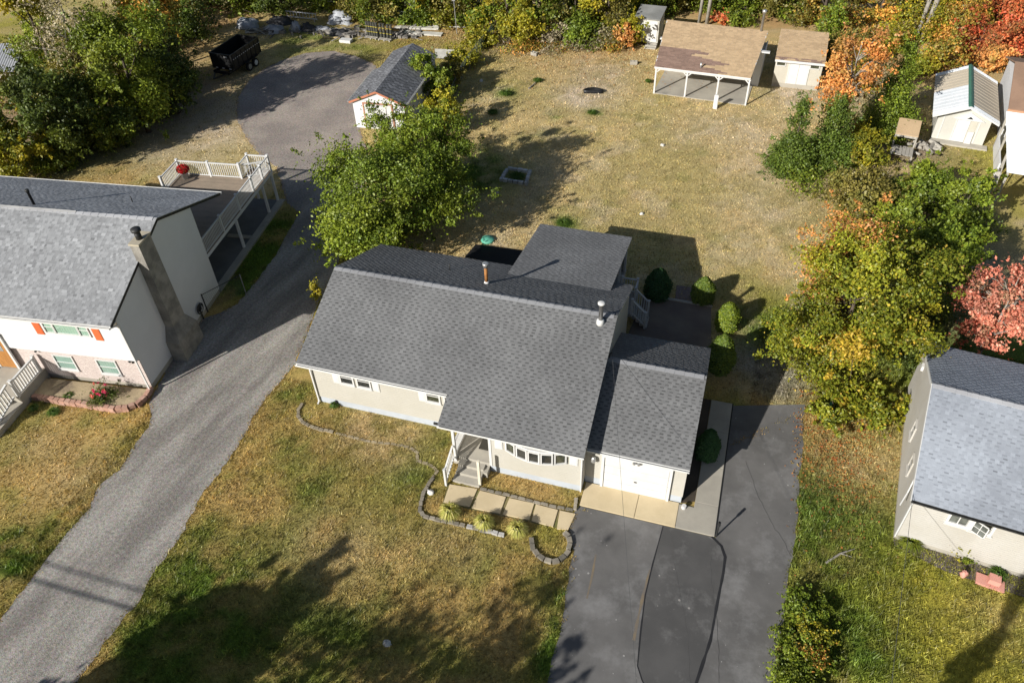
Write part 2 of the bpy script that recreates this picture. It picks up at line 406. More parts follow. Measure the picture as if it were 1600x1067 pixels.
# ground: one sheet to the horizon, finer where it is seen
gx = np.concatenate([[-600, -200, -90], np.arange(-64, 46.01, .42), [80, 200, 600]]); gy = np.concatenate([[-600, -200, -60], np.arange(-20, 70.01, .42), [100, 200, 600]])
X, Y = np.meshgrid(gx, gy); xs = X.ravel(); ys = Y.ravel(); nx = len(gx); ny = len(gy)
idx = (np.arange(ny - 1)[:, None] * nx + np.arange(nx - 1)[None]).ravel()
gfaces = np.stack([idx, idx + 1, idx + nx + 1, idx + nx], 1)
gm, n_, l_, b_ = newmat('turf_and_soil')
pos_ = n_.new('ShaderNodeNewGeometry').outputs['Position']
at_ = n_.new('ShaderNodeAttribute'); at_.attribute_name = 'col'
f1 = noise(n_, l_, 9, 5, pos_, .75); f2 = noise(n_, l_, 38, 3, pos_, .7)
gg = mathn(n_, l_, 'ADD', mathn(n_, l_, 'MULTIPLY', ramp(n_, l_, f1.outputs[0], .3, .7), .75), mathn(n_, l_, 'ADD', mathn(n_, l_, 'MULTIPLY', ramp(n_, l_, f2.outputs[0], .3, .7), .65), .25))
cc = mixc(n_, l_, 1.0, at_.outputs['Color'], gg, 'MULTIPLY')
l_.new(cc, b_.inputs['Base Color']); b_.inputs['Roughness'].default_value = .95; b_.inputs['Specular IOR Level'].default_value = .1
bp_ = n_.new('ShaderNodeBump'); bp_.inputs['Strength'].default_value = .5; bp_.inputs['Distance'].default_value = .05
l_.new(gg, bp_.inputs['Height']); l_.new(bp_.outputs[0], b_.inputs['Normal'])
ground = struct(npmesh('ground', np.stack([xs, ys, np.zeros_like(xs)], 1), gfaces, gm, ground_color(xs, ys)))

# gravel drive and lot
mg, n_, l_, b_ = newmat('gravel')
pos_ = n_.new('ShaderNodeNewGeometry').outputs['Position']
dv = np.array(G(430, 600)) - np.array(G(80, 960)); ang = math.atan2(dv[1], dv[0])
mp_ = n_.new('ShaderNodeMapping'); mp_.vector_type = 'TEXTURE'; mp_.inputs['Rotation'].default_value = (0, 0, ang); mp_.inputs['Scale'].default_value = (8, 1.7, 1)
l_.new(pos_, mp_.inputs[0])
tr_ = noise(n_, l_, 1.0, 3, mp_.outputs[0]); st_ = noise(n_, l_, 8, 6, pos_, .9); bigt = noise(n_, l_, .35, 4, pos_)
vo = n_.new('ShaderNodeTexVoronoi'); vo.inputs['Scale'].default_value = 24; l_.new(pos_, vo.inputs['Vector'])
base = mixc(n_, l_, ramp(n_, l_, tr_.outputs[0], .40, .60), (.225, .206, .186), (.37, .345, .31))
sep = n_.new('ShaderNodeSeparateXYZ'); l_.new(pos_, sep.inputs[0])
base = mixc(n_, l_, ramp(n_, l_, sep.outputs[1], 13, 22), base, mixc(n_, l_, ramp(n_, l_, bigt.outputs[0], .4, .62), (.29, .25, .225), (.39, .335, .29)))
base = mixc(n_, l_, 1.0, base, mathn(n_, l_, 'ADD', mathn(n_, l_, 'MULTIPLY', ramp(n_, l_, st_.outputs[0], .32, .68), 1.2), .4), 'MULTIPLY')
base = mixc(n_, l_, .2, base, mixc(n_, l_, 1.0, base, vo.outputs['Color'], 'MULTIPLY'))
l_.new(base, b_.inputs['Base Color']); b_.inputs['Roughness'].default_value = .95; b_.inputs['Specular IOR Level'].default_value = .15
bp_ = n_.new('ShaderNodeBump'); bp_.inputs['Strength'].default_value = .5; bp_.inputs['Distance'].default_value = .02
l_.new(mathn(n_, l_, 'ADD', vo.outputs['Distance'], st_.outputs[0]), bp_.inputs['Height']); l_.new(bp_.outputs[0], b_.inputs['Normal'])
def sheet(name, ring, z, mat):
    return struct(MB().prism(ring, -.06, z).build(name, mat))
sheet('gravel_drive', GRAVEL, .012, mg)

asph = M('worn_asphalt', (.152, .146, .140), (.108, .104, .100), var=.22, big=.45, fine=70, rough=.9, bump=.3, dirt=((.26, .255, .25), .55, .50, .85), specks=((.36, .35, .33), 3.2, .16))
asph2 = M('sealed_asphalt', (.094, .091, .088), (.074, .072, .070), var=.2, big=.5, fine=70, rough=.85, bump=.25, dirt=((.20, .195, .19), .8, .53, .85), specks=((.30, .28, .26), 2.4, .17))
tar = M('tar_line', (.018, .018, .02), (.025, .025, .027), var=.2, big=2, fine=40, rough=.7)
sheet('asphalt_driveway', ASPH, .014, asph)
PATCHR = GP([(1036, 822), (1020, 880), (1008, 930), (1001, 985), (996, 1040), (1003, 1062), (1016, 1090), (1075, 1105), (1095, 1045), (1110, 1000), (1121, 940), (1130, 895), (1133, 870), (1127, 853), (1112, 838)])
patch_ring = [p for p in PATCHR[:-1]] + [(19.2, -2.57), (17.4, -2.57)]
sheet('driveway_patch', patch_ring, .018, asph2)
def strip(name, pts, w, z, mat, jit=.01):
    mb = MB(); L = []; Rr = []
    for i, p in enumerate(pts):
        a = np.array(pts[max(i - 1, 0)][:2]); b = np.array(pts[min(i + 1, len(pts) - 1)][:2]); d = (b - a) / np.linalg.norm(b - a); nn = np.array([-d[1], d[0]])
        ww = w * (.7 + .6 * random.random()) / 2
        L.append(tuple(np.array(p[:2]) + nn * ww)); Rr.append(tuple(np.array(p[:2]) - nn * ww))
    mb.prism(L + Rr[::-1], z - .01, z)
    return mb
def dens(pts, step=.3):
    out = []
    for a, b in zip(pts[:-1], pts[1:]):
        a = np.array(a[:2]); b = np.array(b[:2]); k = max(1, int(np.linalg.norm(b - a) / step))
        out += [tuple(a + (b - a) * j / k) for j in range(k)]
    out.append(tuple(pts[-1][:2])); return out
seam = struct(strip('tar_seam', dens(GP([(1112, 838), (1127, 853), (1133, 870), (1130, 895), (1121, 940), (1110, 1000), (1095, 1045), (1075, 1105)])), .10, .022, tar).build('tar_seam', tar))
struct(strip('s', dens(GP([(1036, 822), (1020, 880), (1008, 930), (1001, 985), (996, 1040), (1003, 1062), (1016, 1090)])), .05, .022, tar).build('tar_seam', tar))
scar = M('worn_patch', (.20, .155, .10), (.15, .13, .11), var=.2, big=2, fine=40, rough=.95)
struct(strip('s', dens(GP([(1016, 890), (1005, 930), (997, 965), (990, 1000)])), .10, .0175, scar).build('scraped_line', scar))
struct(strip('s', dens(GP([(931, 866), (925, 900), (917, 935)])), .08, .0175, scar).build('scraped_line', scar))

dark_linem = M('crack_and_wire_shadow', (.05, .05, .05), (.09, .085, .08), var=.3)
def dark_line(a, b, wob, seed, w=.022):
    rg = np.random.default_rng(seed); A, B = np.array(G(*a)[:2]), np.array(G(*b)[:2]); n = 26; d = (B - A) / np.linalg.norm(B - A); nn = np.array([-d[1], d[0]]); off = np.cumsum(rg.normal(0, wob, n + 1)); off -= np.linspace(off[0], off[-1], n + 1)
    struct(strip('c', [tuple(A + (B - A) * i / n + nn * off[i]) for i in range(n + 1)], w, .0215, dark_linem).build('crack_or_wire_shadow', dark_linem))
for i, (a, b) in enumerate((((1050, 838), (1082, 1075)), ((1112, 850), (1124, 1075)), ((1165, 720), (1236, 870)))): dark_line(a, b, .03, 60 + i, .009 if i > 1 else .012)  # first two are overhead wire shadows painted as lines, the last a crack
# garage apron and side walk, slab by slab
apron = struct(MB().box(13.76, 19.50, -2.52, -1.24, -.08, .008).build('garage_apron', M('joint_dirt', (.20, .17, .11), var=.3)))
for x0, x1 in ((13.78, 16.13), (16.15, 17.86)):
    MB().box(x0, x1, -2.51, -1.24, 0, .05).build('slab', tanconc, apron, bevel=.01)
MB().prism([(17.88, -2.51), (19.49, -2.51), (19.49, -1.0), (18.50, -1.0), (18.50, -1.30), (17.88, -1.30)], 0, .05).build('slab', greyconc, apron, bevel=.01)
swalk = struct(MB().box(18.50, 19.50, -.98, 5.2, -.08, .008).build('side_walk', MATS['joint_dirt']))
for y0, y1 in ((-.99, 1.1), (1.11, 3.2), (3.21, 5.18)):
    MB().box(18.51, 19.49, y0, y1, 0, .055).build('slab', greyconc, swalk, bevel=.01)
struct(MB().box(19.50, 19.545, -2.5, 5.2, 0, .034).build('walk_edge', tar))
struct(MB().prism([(17.95, -1.2), (18.49, -.95), (18.49, 5.2), (17.95, 5.2)], -.05, .01).build('planting_strip', M('mulch', (.09, .07, .05), (.05, .04, .03), var=.4, fine=25, bump=.6)))
bpat = struct(MB().prism([(13.75, 5.05), (17.95, 5.05), (18.1, 8.6), (17.7, 12.1), (14.0, 12.1), (13.75, 9)], -.05, .05).build('back_patio', M('brown_concrete', (.20, .165, .13), (.15, .12, .10), var=.2, big=.6, fine=40, rough=.9)))
MB().prism([(13.95, 12.1), (17.75, 12.1), (17.75, 12.28), (13.95, 12.28)], -.02, .11).build('patio_kerb', greyconc, bpat)
MB().prism([(15.7, 12.3), (16.6, 12.3), (16.5, 13.6), (15.6, 13.6)], -.02, .03).build('paver_square', M('rose_paver', (.22, .16, .14), (.16, .12, .11), var=.25, big=4, fine=20), bpat)

struct(MB().prism(GP([(726, 402), (743, 382), (824, 392), (815, 420)]), -.05, .012).build('black_ground_patch', M('near_black', (.008, .008, .009), (.012, .012, .012), var=.3, big=1, rough=.7)))  # near-black patch shaped to the house's shadow, deepening it
# front walk of five slabs
def z4(o, s, pts): return [(o[0] + x / s, o[1] + y / s) for x, y in pts]
slabs = [[(612, 428), (785, 457), (735, 570), (572, 541)], [(800, 467), (963, 507), (925, 612), (748, 577)], [(985, 514), (1140, 548), (1108, 652), (942, 617)],
         [(1150, 553), (1288, 588), (1256, 696), (1122, 657)], [(1300, 592), (1398, 612), (1352, 712), (1280, 708)]]
fw = struct(MB().prism(GP(z4((550, 650), 4, [(600, 420), (1400, 606), (1350, 715), (566, 545)])), -.05, .006).build('front_walk', M('walk_soil', (.24, .19, .10), (.15, .15, .05), var=.3)))
FWR = GP(z4((550, 650), 4, [(600, 420), (1400, 606), (1350, 715), (566, 545)]))
for q in slabs:
    MB().prism(GP(z4((550, 650), 4, q)), 0, .05).build('slab', tanconc, fw, bevel=.012)

# ------------------------------------------------------------------ turf blades
def sample_ring(n, x0, x1, y0, y1): return RNG.uniform(x0, x1, n), RNG.uniform(y0, y1, n)
EXCL = [GRAVEL,  ASPH, HOUSE_FP, [(13.7, -2.6), (19.6, -2.6), (19.6, 5.2), (13.7, 5.2)], FWR, [(13.7, 5), (18.1, 5), (17.8, 12.3), (13.7, 12.3)],
        [(-9.5, 6.2), (-8.6, -1.5), (-26, -4), (-27, 13), (-17, 15), (-10.6, 15.9)], [(-8.5, -2.6), (-8.7, -1.4), (-14.6, -2.2), (-14.1, -3.8), (-9.4, -3.4)],
        [(26.4, -.6), (36, -1.8), (37, 9), (27.5, 9)], [(10.2, 37.3), (17.6, 36.9), (18, 44), (10, 44)], [(18.9, 40.8), (22.7, 40.7), (22.7, 45), (18.9, 45)],
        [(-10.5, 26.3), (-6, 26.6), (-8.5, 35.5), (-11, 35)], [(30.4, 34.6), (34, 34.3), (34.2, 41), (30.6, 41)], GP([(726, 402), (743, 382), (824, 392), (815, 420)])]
def blades(name, x0, x1, y0, y1, dens_, hgt, wid, tone=1.0, keep=None):
    n = int((x1 - x0) * (y1 - y0) * dens_)
    x, y = sample_ring(n, x0, x1, y0, y1)
    q = np.stack([x, y, np.zeros(n)], 1) - CAM; qq = q @ RM.T
    u = 800 + FOC * qq[:, 0] / qq[:, 2]; v = 533.5 - FOC * qq[:, 1] / qq[:, 2]
    k = (qq[:, 2] > 0) & (u > -30) & (u < 1630) & (v > -20) & (v < 1100)
    x, y = x[k], y[k]
    k = np.ones(len(x), bool)
    for r in EXCL: k &= ~inpoly(x, y, r)
    if keep is not None: k &= keep(x, y)
    x, y = x[k], y[k]; n = len(x)
    c = ground_color(x, y)
    green = smooth(c[:, 1] / c[:, 0], .85, 1.2); lum = c.sum(1)
    k = RNG.random(n) < np.clip(.70 + .5 * green + .15 * (lum < .6), 0, 1) * (.3 + .9 * fbm(x, y, .5, 77, 3))
    x, y, c, green = x[k], y[k], c[k], green[k]; n = len(x)
    tuft = (.45 + 1.1 * vnoise(x, y, .13, 91)) * (.75 + .5 * vnoise(x, y, .31, 92)); tuft = np.where(y > 8, 1 + .6 * (tuft - 1), tuft); c = c * tuft[:, None]
    a = RNG.uniform(0, 2 * np.pi, n); h = hgt * (.6 + .7 * vnoise(x, y, .16, 93)) * RNG.uniform(.45, 1.3, n) * (1 + .5 * green); w = wid * RNG.uniform(.6, 1.4, n)
    ln = h * RNG.uniform(.2, 1.3, n); b = RNG.uniform(0, 2 * np.pi, n)
    V = np.empty((n, 3, 3))
    V[:, 0] = np.stack([x - w * np.cos(a), y - w * np.sin(a), np.zeros(n)], 1); V[:, 1] = np.stack([x + w * np.cos(a), y + w * np.sin(a), np.zeros(n)], 1)
    V[:, 2] = np.stack([x + ln * np.cos(b), y + ln * np.sin(b), h], 1)
    c = c * RNG.uniform(.55, 1.4, (n, 1)) * tone * np.stack([RNG.uniform(.93, 1.07, n), np.ones(n), RNG.uniform(.85, 1.15, n)], 1)
    o = npmesh(name, V.reshape(-1, 3), np.arange(n * 3).reshape(-1, 3), grassm, np.repeat(c, 3, 0)); o['kind'] = 'stuff'
    return o

def fringe(name, ring, per_m, out, hgt, wid):
    """ragged turf leaning over the edge of a paved surface"""
    x = []; y = []
    for a, b in zip(ring, list(ring[1:]) + [ring[0]]):
        a = np.array(a[:2]); b = np.array(b[:2]); L = np.linalg.norm(b - a); k = int(per_m * L + RNG.random())
        if k < 1 or L < 1e-3: continue
        t = RNG.random(k)[:, None]; nn = np.array([-(b - a)[1], (b - a)[0]]) / L; q = a + (b - a) * t + nn * RNG.normal(0, out, k)[:, None]
        x.append(q[:, 0]); y.append(q[:, 1])
    x = np.concatenate(x); y = np.concatenate(y); k = np.ones(len(x), bool)
    k &= fbm(x, y, .6, 55, 3) > .40
    for r in EXCL[2:]: k &= ~inpoly(x, y, r)
    x, y = x[k], y[k]; n = len(x); c = ground_color(x, y) * np.array([[1.0, .88, .8]]) * RNG.uniform(.5, 1.3, (n, 1))
    a = RNG.uniform(0, 2 * np.pi, n); h = hgt * RNG.uniform(.4, 1.3, n); w = wid * RNG.uniform(.6, 1.4, n); b = RNG.uniform(0, 2 * np.pi, n); ln = h * RNG.uniform(.3, 1.6, n); V = np.empty((n, 3, 3))
    V[:, 0] = np.stack([x - w * np.cos(a), y - w * np.sin(a), np.zeros(n)], 1); V[:, 1] = np.stack([x + w * np.cos(a), y + w * np.sin(a), np.zeros(n)], 1); V[:, 2] = np.stack([x + ln * np.cos(b), y + ln * np.sin(b), h], 1)
    o = npmesh(name, V.reshape(-1, 3), np.arange(n * 3).reshape(-1, 3), grassm, np.repeat(c, 3, 0)); o['kind'] = 'stuff'; return o
# ------------------------------------------------------------------ building helpers
def shingle_field(roof, org, eu, ev, en, L, run, expo=.145, tooth=(.145, .165), gap=(.165, .185), tone=(.78, .775, .765), jit=.06, dark=.58, singles=0, z0=.010, style='tab', courses0=0):
    """courses of laminated shingles laid from the eave upward: a base strip, raised teeth, cut-outs with a shadow band in their colour"""
    rg = np.random.default_rng(int(abs(org[0] * 31 + org[1] * 17 + L * 7)) + 3)
    nc = int(math.ceil(run / expo)); tone = np.array(tone)
    A = {k: [] for k in ('u0', 'u1', 'v0', 'v1', 'n0', 'n1')}; cols = []
    def put(u0, u1, v0, v1, n0, n1, c):
        for k, x in zip(('u0', 'u1', 'v0', 'v1', 'n0', 'n1'), (u0, u1, v0, v1, n0, n1)): A[k].append(x)
        cols.append(tone * c)
    for k in range(nc):
        v0 = k * expo; v1 = min(run, v0 + expo)
        put(0, L, v0, v1, 0, z0, .97 + rg.normal(0, .02))
        u = -rg.uniform(0, .3) if style != 'tab' else -((k * .165 + (k * 7 % 5) * .018) % .33)
        while u < L:
            w = rg.uniform(*tooth); gp = rg.uniform(*gap); a, b = max(u, 0), min(u + w, L)
            if b - a > .03:
                c = 1 + rg.normal(0, jit)
                put(a, b, v0 - .006 + rg.uniform(0, .004), v1 - .004, z0 * .5, z0 + .004 + rg.uniform(0, .001), c)
            a2, b2 = max(u + w + .008, 0), min(u + w + gp - .008, L)
            if b2 - a2 > .03: put(a2, b2, v0 + expo * (.48 if style == 'tab' else 0), v1 - .012, z0 * .5, z0 + .0015, dark * (1 + rg.normal(0, .12)))  # darker tone paints the shadow band in each cut-out
            u += w + gp
    arr = {k: np.array(x) for k, x in A.items()}; cols = np.clip(np.array(cols), .05, 3)
    org, eu, ev, en = (np.array(x, float) for x in (org, eu, ev, en))
    sel = np.zeros(len(cols), bool)
    if singles:
        cu = (arr['u0'] + arr['u1']) / 2; cv = (arr['v0'] + arr['v1']) / 2
        pw = org + np.outer(cu, eu) + np.outer(cv, ev)
        Mw = np.array(root_matrix(roof)); pw = pw @ Mw[:3, :3].T + Mw[:3, 3]
        area = (arr['u1'] - arr['u0']) * (arr['v1'] - arr['v0'])
        dd = np.linalg.norm(pw - CAM, axis=1); qq = (pw - CAM) @ RM.T; uu = 800 + FOC * qq[:, 0] / qq[:, 2]; vv = 533 - FOC * qq[:, 1] / qq[:, 2]
        ok = (arr['u1'] - arr['u0'] < 1) & (arr['n1'] > z0 + .003) & (uu > 5) & (uu < 1595) & (vv < 1060)
        order = np.argsort(np.where(ok, -area / dd ** 2, 1e9))[:singles]; sel[order] = True
        me = MB().box(-.5, .5, -.5, .5, -.5, .5).mesh('shingle', shing)
        B = Matrix(((eu[0], ev[0], en[0], 0), (eu[1], ev[1], en[1], 0), (eu[2], ev[2], en[2], 0), (0, 0, 0, 1)))
        for i in np.nonzero(sel)[0]:
            o = bpy.data.objects.new('shingle', me); COL.objects.link(o); o.parent = roof
            c = org + eu * (arr['u0'][i] + arr['u1'][i]) / 2 + ev * (arr['v0'][i] + arr['v1'][i]) / 2 + en * (arr['n0'][i] + arr['n1'][i]) / 2
            s = Matrix.Diagonal((arr['u1'][i] - arr['u0'][i], arr['v1'][i] - arr['v0'][i], arr['n1'][i] - arr['n0'][i], 1))
            o.matrix_local = Matrix.Translation(Vector(c)) @ B @ s
            o.color = (*[float(x) for x in cols[i]], 1)
    k = ~sel
    nboxes('shingles', org, eu, ev, en, *[arr[x][k] for x in ('u0', 'u1', 'v0', 'v1', 'n0', 'n1')], cols[k], shing, roof)
def root_matrix(o):
    m = Matrix.Identity(4)
    while o is not None:
        m = (Matrix.Translation(o.location) @ o.rotation_euler.to_matrix().to_4x4()) @ m; o = o.parent
    return m
def ridge_caps(roof, p, q, tone=1.1, w=.17, step=.21, slope=.4):
    p = Vector(p); q = Vector(q); d = (q - p).normalized(); L = (q - p).length; sdv = d.cross(Vector((0, 0, 1))).normalized()
    mb = MB(); n = int(L / step)
    for i in range(n):
        c = p + d * (i * step); e = p + d * (i * step + step * 1.05); z0 = .03 + .012 * (i % 2)
        for s in (-1, 1):
            a = Vector((0, 0, z0)); b = sdv * (s * w) + Vector((0, 0, z0 - w * slope))
            dn = Vector((0, 0, -.02)); vs = [c + a, e + a, e + b, c + b, c + a + dn, e + a + dn, e + b + dn, c + b + dn]
            mb.add(vs, [(0, 1, 2, 3), (7, 6, 5, 4), (0, 4, 5, 1), (1, 5, 6, 2), (2, 6, 7, 3), (3, 7, 4, 0)])
    o = mb.build('ridge_cap', shing, roof); o.color = (tone, tone, tone * 1.02, 1); return o

def window(parent, loc, w, h, rz=0, panes=(1, 1), glass=None, fr=.07, mat=None, curtain=None, sill=True):
    """frame proud of the wall, recessed panes, sill. Faces -Y before turning by rz"""
    mat = mat or whitep; glass = glass or dglass
    mb = MB()
    mb.box(-w / 2 - fr, -w / 2, -.06, .02, -h / 2 - fr, h / 2 + fr).box(w / 2, w / 2 + fr, -.06, .02, -h / 2 - fr, h / 2 + fr)
    mb.box(-w / 2, w / 2, -.06, .02, h / 2, h / 2 + fr).box(-w / 2, w / 2, -.06, .02, -h / 2 - fr, -h / 2)
    o = mb.build('window', mat, parent, loc=loc, rz=rz)
    nx_, nz_ = panes; pw = w / nx_; ph = h / nz_
    if nx_ > 1 or nz_ > 1:
        mm = MB()
        for i in range(1, nx_): mm.box(-w / 2 + i * pw - .018, -w / 2 + i * pw + .018, -.045, 0, -h / 2, h / 2)
        for i in range(1, nz_): mm.box(-w / 2, w / 2, -.043, 0, -h / 2 + i * ph - .018, -h / 2 + i * ph + .018)
        mm.build('muntin', mat, o)
    for i in range(nx_):
        for j in range(nz_):
            MB().box(-w / 2 + i * pw + .02, -w / 2 + (i + 1) * pw - .02, -.022, -.014, -h / 2 + j * ph + .02, -h / 2 + (j + 1) * ph - .02).build('pane', glass, o)
    if curtain:
        mc = MB(); k = max(4, int(w / .07))
        for i in range(k):
            x0 = -w / 2 + .02 + (w - .04) * i / k; x1 = -w / 2 + .02 + (w - .04) * (i + 1) / k; ya, yb = (-.012, -.004) if i % 2 else (-.004, -.012)
            mc.add([(x0, ya, -h / 2 + .02), (x1, yb, -h / 2 + .02), (x1, yb, h / 2 - .02), (x0, ya, h / 2 - .02)], [(0, 1, 2, 3)])
        mc.build('curtain', curtain, o)
    if sill: MB().box(-w / 2 - fr - .03, w / 2 + fr + .03, -.10, .0, -h / 2 - fr - .05, -h / 2 - fr - .002).build('sill', mat, o)
    return o
def shutter(parent, loc, w, h, mat, rz=0):
    o = MB().box(-w / 2, w / 2, -.03, 0, -h / 2, h / 2).build('shutter', mat, parent, loc=loc, rz=rz)
    mb = MB(); n = int(h / .09)
    for i in range(n):
        z = -h / 2 + .05 + (h - .1) * (i + .5) / n
        mb.box(-w / 2 + .04, w / 2 - .04, -.042, -.028, z - .022, z + .022)
    mb.build('louvre', mat, o)
    return o
def railing(parent, p, q, h, mat, step=.125, bal=.035, rail=.06, low=.08, posts=()):
    """top and bottom rail with single balusters between two points at floor level"""
    p = Vector(p); q = Vector(q); up = Vector((0, 0, 1)); d = q - p
    o = MB().bar(p + up * h, q + up * h, rail * 1.3, rail).build('railing', mat, parent)
    MB().bar(p + up * low, q + up * low, rail, rail * .8).build('bottom_rail', mat, o)
    hl = Vector((d.x, d.y)).length; n = max(2, int(hl / step))
    me = MB().box(-bal / 2, bal / 2, -bal / 2, bal / 2, 0, h - low - rail * .6).mesh('baluster', mat)
    rz = math.atan2(d.y, d.x)
    for i in range(1, n):
        c = p + d * (i / n); inst(me, 'baluster', o, c + up * (low + rail * .2), rz)
    for t, hh, w in posts:
        c = p + d * t
        po = MB().box(-w / 2, w / 2, -w / 2, w / 2, -.12, hh).box(-w * .65, w * .65, -w * .65, w * .65, hh, hh + .03).build('post', mat, parent, loc=c, rz=rz)
    return o
def gutter(parent, p, q, mat, drop=.0, w=.11, h=.10):
    p = Vector(p); q = Vector(q); d = (q - p).normalized(); out = d.cross(Vector((0, 0, 1)))
    mb = MB()
    mb.bar(p + out * w / 2 + Vector((0, 0, -h)), q + out * w / 2 + Vector((0, 0, -h)), w, .012)
    mb.bar(p + out * w + Vector((0, 0, -h / 2)), q + out * w + Vector((0, 0, -h / 2)), .012, h)
    mb.bar(p + out * .004 + Vector((0, 0, -h / 2)), q + out * .004 + Vector((0, 0, -h / 2)), .012, h)
    return mb.build('gutter', mat, parent)
def gable_roof(parent, x0, x1, yf, zf, yr, zr, yb, zb, th=.10, fascia=None, name='roof', mat=None):
    """roof slab in profile (y,z), extruded along x"""
    prof = [(yf, zf), (yr, zr), (yb, zb), (yb, zb - th), (yr, zr - th), (yf, zf - th)]
    o = MB().extx(prof, x0, x1).build(name, mat or whitep, parent)
    return o
def slope_basis(y0, z0, y1, z1):
    d = np.array([0, y1 - y0, z1 - z0]); run = np.linalg.norm(d); ev = d / run
    en = np.array([0, -ev[2], ev[1]]) if ev[1] > 0 else np.array([0, ev[2], -ev[1]])
    return ev, en, run

# ================================================================== the grey-roofed cream ranch house
H = thing('house', 'cream ranch house with grey shingle roof, front porch and attached garage', 'house', (0, 0, 0))
YF, ZF, YR, ZR, YB = -.80, 3.45, 3.93, 5.41, 8.66
SL = (ZR - ZF) / (YR - YF)
PX0, PYF = 7.39, -2.10; PZF = ZF - (YF - PYF) * SL
# walls: profile follows the underside of the roof
def roofz(y): return (ZR - SL * abs(y - YR)) - .13
MB().extx([(0, .42), (0, roofz(0)), (YR, roofz(YR)), (8.1, roofz(8.1)), (8.1, .42)], .03, 13.70).build('wall', cream, H)
MB().prism([(9.5, -1.79), (13.70, -1.79), (13.70, -.004), (9.5, -.004)], .42, [roofz(-1.79), roofz(-1.79), roofz(0), roofz(0)]).build('front_room_wall', cream, H)
MB().box(.06, 13.67, .03, 8.07, -.1, .417).box(9.53, 13.67, -1.76, .02, -.1, .417).build('foundation', bluefd, H)
MB().extx([(-1.19, .42), (-1.19, 2.27), (2.60, 3.92), (6.0, 2.34), (6.0, .42)], 13.704, 17.95).build('garage_wall', cream, H)
MB().box(13.704, 14.40, -1.19, 5.9, -.1, .417).box(17.33, 17.92, -1.19, 5.9, -.1, .417).box(14.40, 17.33, -1.0, 5.9, -.1, .417).build('garage_foundation', bluefd, H)
# main roof slab (front, back) and the lower front part over porch and front room
rf = gable_roof(H, .0, 13.80, YF, ZF, YR, ZR, YB, ZF)
MB().extx([(PYF, PZF), (YF - .003, ZF - .001), (YF - .003, ZF - .101), (PYF, PZF - .10)], PX0, 13.80).build('porch_roof', whitep, H)
evf, enf, runf = slope_basis(YF, ZF, YR, ZR)
EX = .146
sh0 = np.array((-.01, YF - .02, ZF)) - evf * .02
shingle_field(rf, sh0, (1, 0, 0), evf, enf, 13.82, runf + .03, EX, singles=110)
runp = math.hypot(YF - PYF, ZF - PZF)
ncp = math.ceil((runp + .03) / EX)
shingle_field(rf, sh0 + np.array((PX0 - .01 + .01, 0, 0)) - evf * (ncp * EX), (1, 0, 0), evf, enf, 13.81 - PX0 + .01, ncp * EX, EX, singles=120)
evb, enb, runb = slope_basis(YB, ZF, YR, ZR)
shingle_field(rf, (-.01, YB + .01, ZF), (1, 0, 0), evb, enb, 13.82, runb, EX, dark=.62, jit=.08)
ridge_caps(rf, (.0, YR, ZR), (13.80, YR, ZR), 1.12, slope=.40)
# gutters, fascia, downspouts
gutter(H, (-.02, YF - .03, ZF - .02), (PX0 - .02, YF - .03, ZF - .02), whitep)
gutter(H, (PX0 - .02, PYF - .03, PZF - .02), (13.81, PYF - .03, PZF - .02), whitep)
def downspout(parent, pts, mat=None):
    mb = MB()
    for a, b in zip(pts[:-1], pts[1:]): mb.bar(a, b, .07, .055)
    return mb.build('downspout', mat or whitep, parent)
downspout(H, [(.05, -.80, 3.34), (.05, -.10, 3.0), (.05, -.05, .12), (.05, -.22, .06)])
downspout(H, [(6.84, -.80, 3.34), (6.84, -.08, 3.0), (6.84, -.05, .1)])
downspout(H, [(13.66, -2.1, 2.8), (13.66, -1.84, 2.6), (13.66, -1.84, .1)])
# windows of the left front wall
w1 = window(H, (1.90, 0, 2.18), .60, .72, panes=(1, 2), glass=dglass)
w2 = window(H, (2.78, 0, 2.18), .60, .72, panes=(1, 2), glass=dglass)
shutter(H, (1.34, 0, 2.15), .36, .92, whitep); shutter(H, (3.38, 0, 2.15), .36, .92, whitep)
window(H, (6.26, 0, 2.18), .58, .72, panes=(1, 2), glass=oglass); shutter(H, (5.72, 0, 2.15), .36, .92, whitep)
MB().box(6.1, 6.28, -.05, .02, .20, .32).build('vent', metal_d, H); MB().box(.95, 1.03, -.06, .02, .22, .36).build('tap', metal_d, H)
# bow window of five casements
bow = []
for i in range(6):
    t = (i / 5 - .5) * 2; bow.append((11.66 + t * 1.36, -1.79 - .36 * (1 - t * t) - .03))
bowl = MB().prism([(10.26, -1.788)] + bow + [(13.06, -1.788)], 1.72, 1.84).prism([(10.26, -1.788)] + bow + [(13.06, -1.788)], 2.50, 2.58).build('bow_seat', whitep, H)
for i in range(5):
    a, b = Vector((*bow[i], 0)), Vector((*bow[i + 1], 0)); c = (a + b) / 2; an = math.atan2(b.y - a.y, b.x - a.x)
    window(H, (c.x, c.y, 2.17), .40, .58, rz=an, glass=[oglass, dglass, dglass, dglass, oglass][i], fr=.065, sill=False)
shutter(H, (9.98, -1.79, 2.20), .36, .9, whitep); shutter(H, (13.30, -1.79, 2.20), .36, .9, whitep)
MB().box(9.5, 9.62, -1.815, -1.788, .425, 2.66).build('corner_trim', whitep, H)
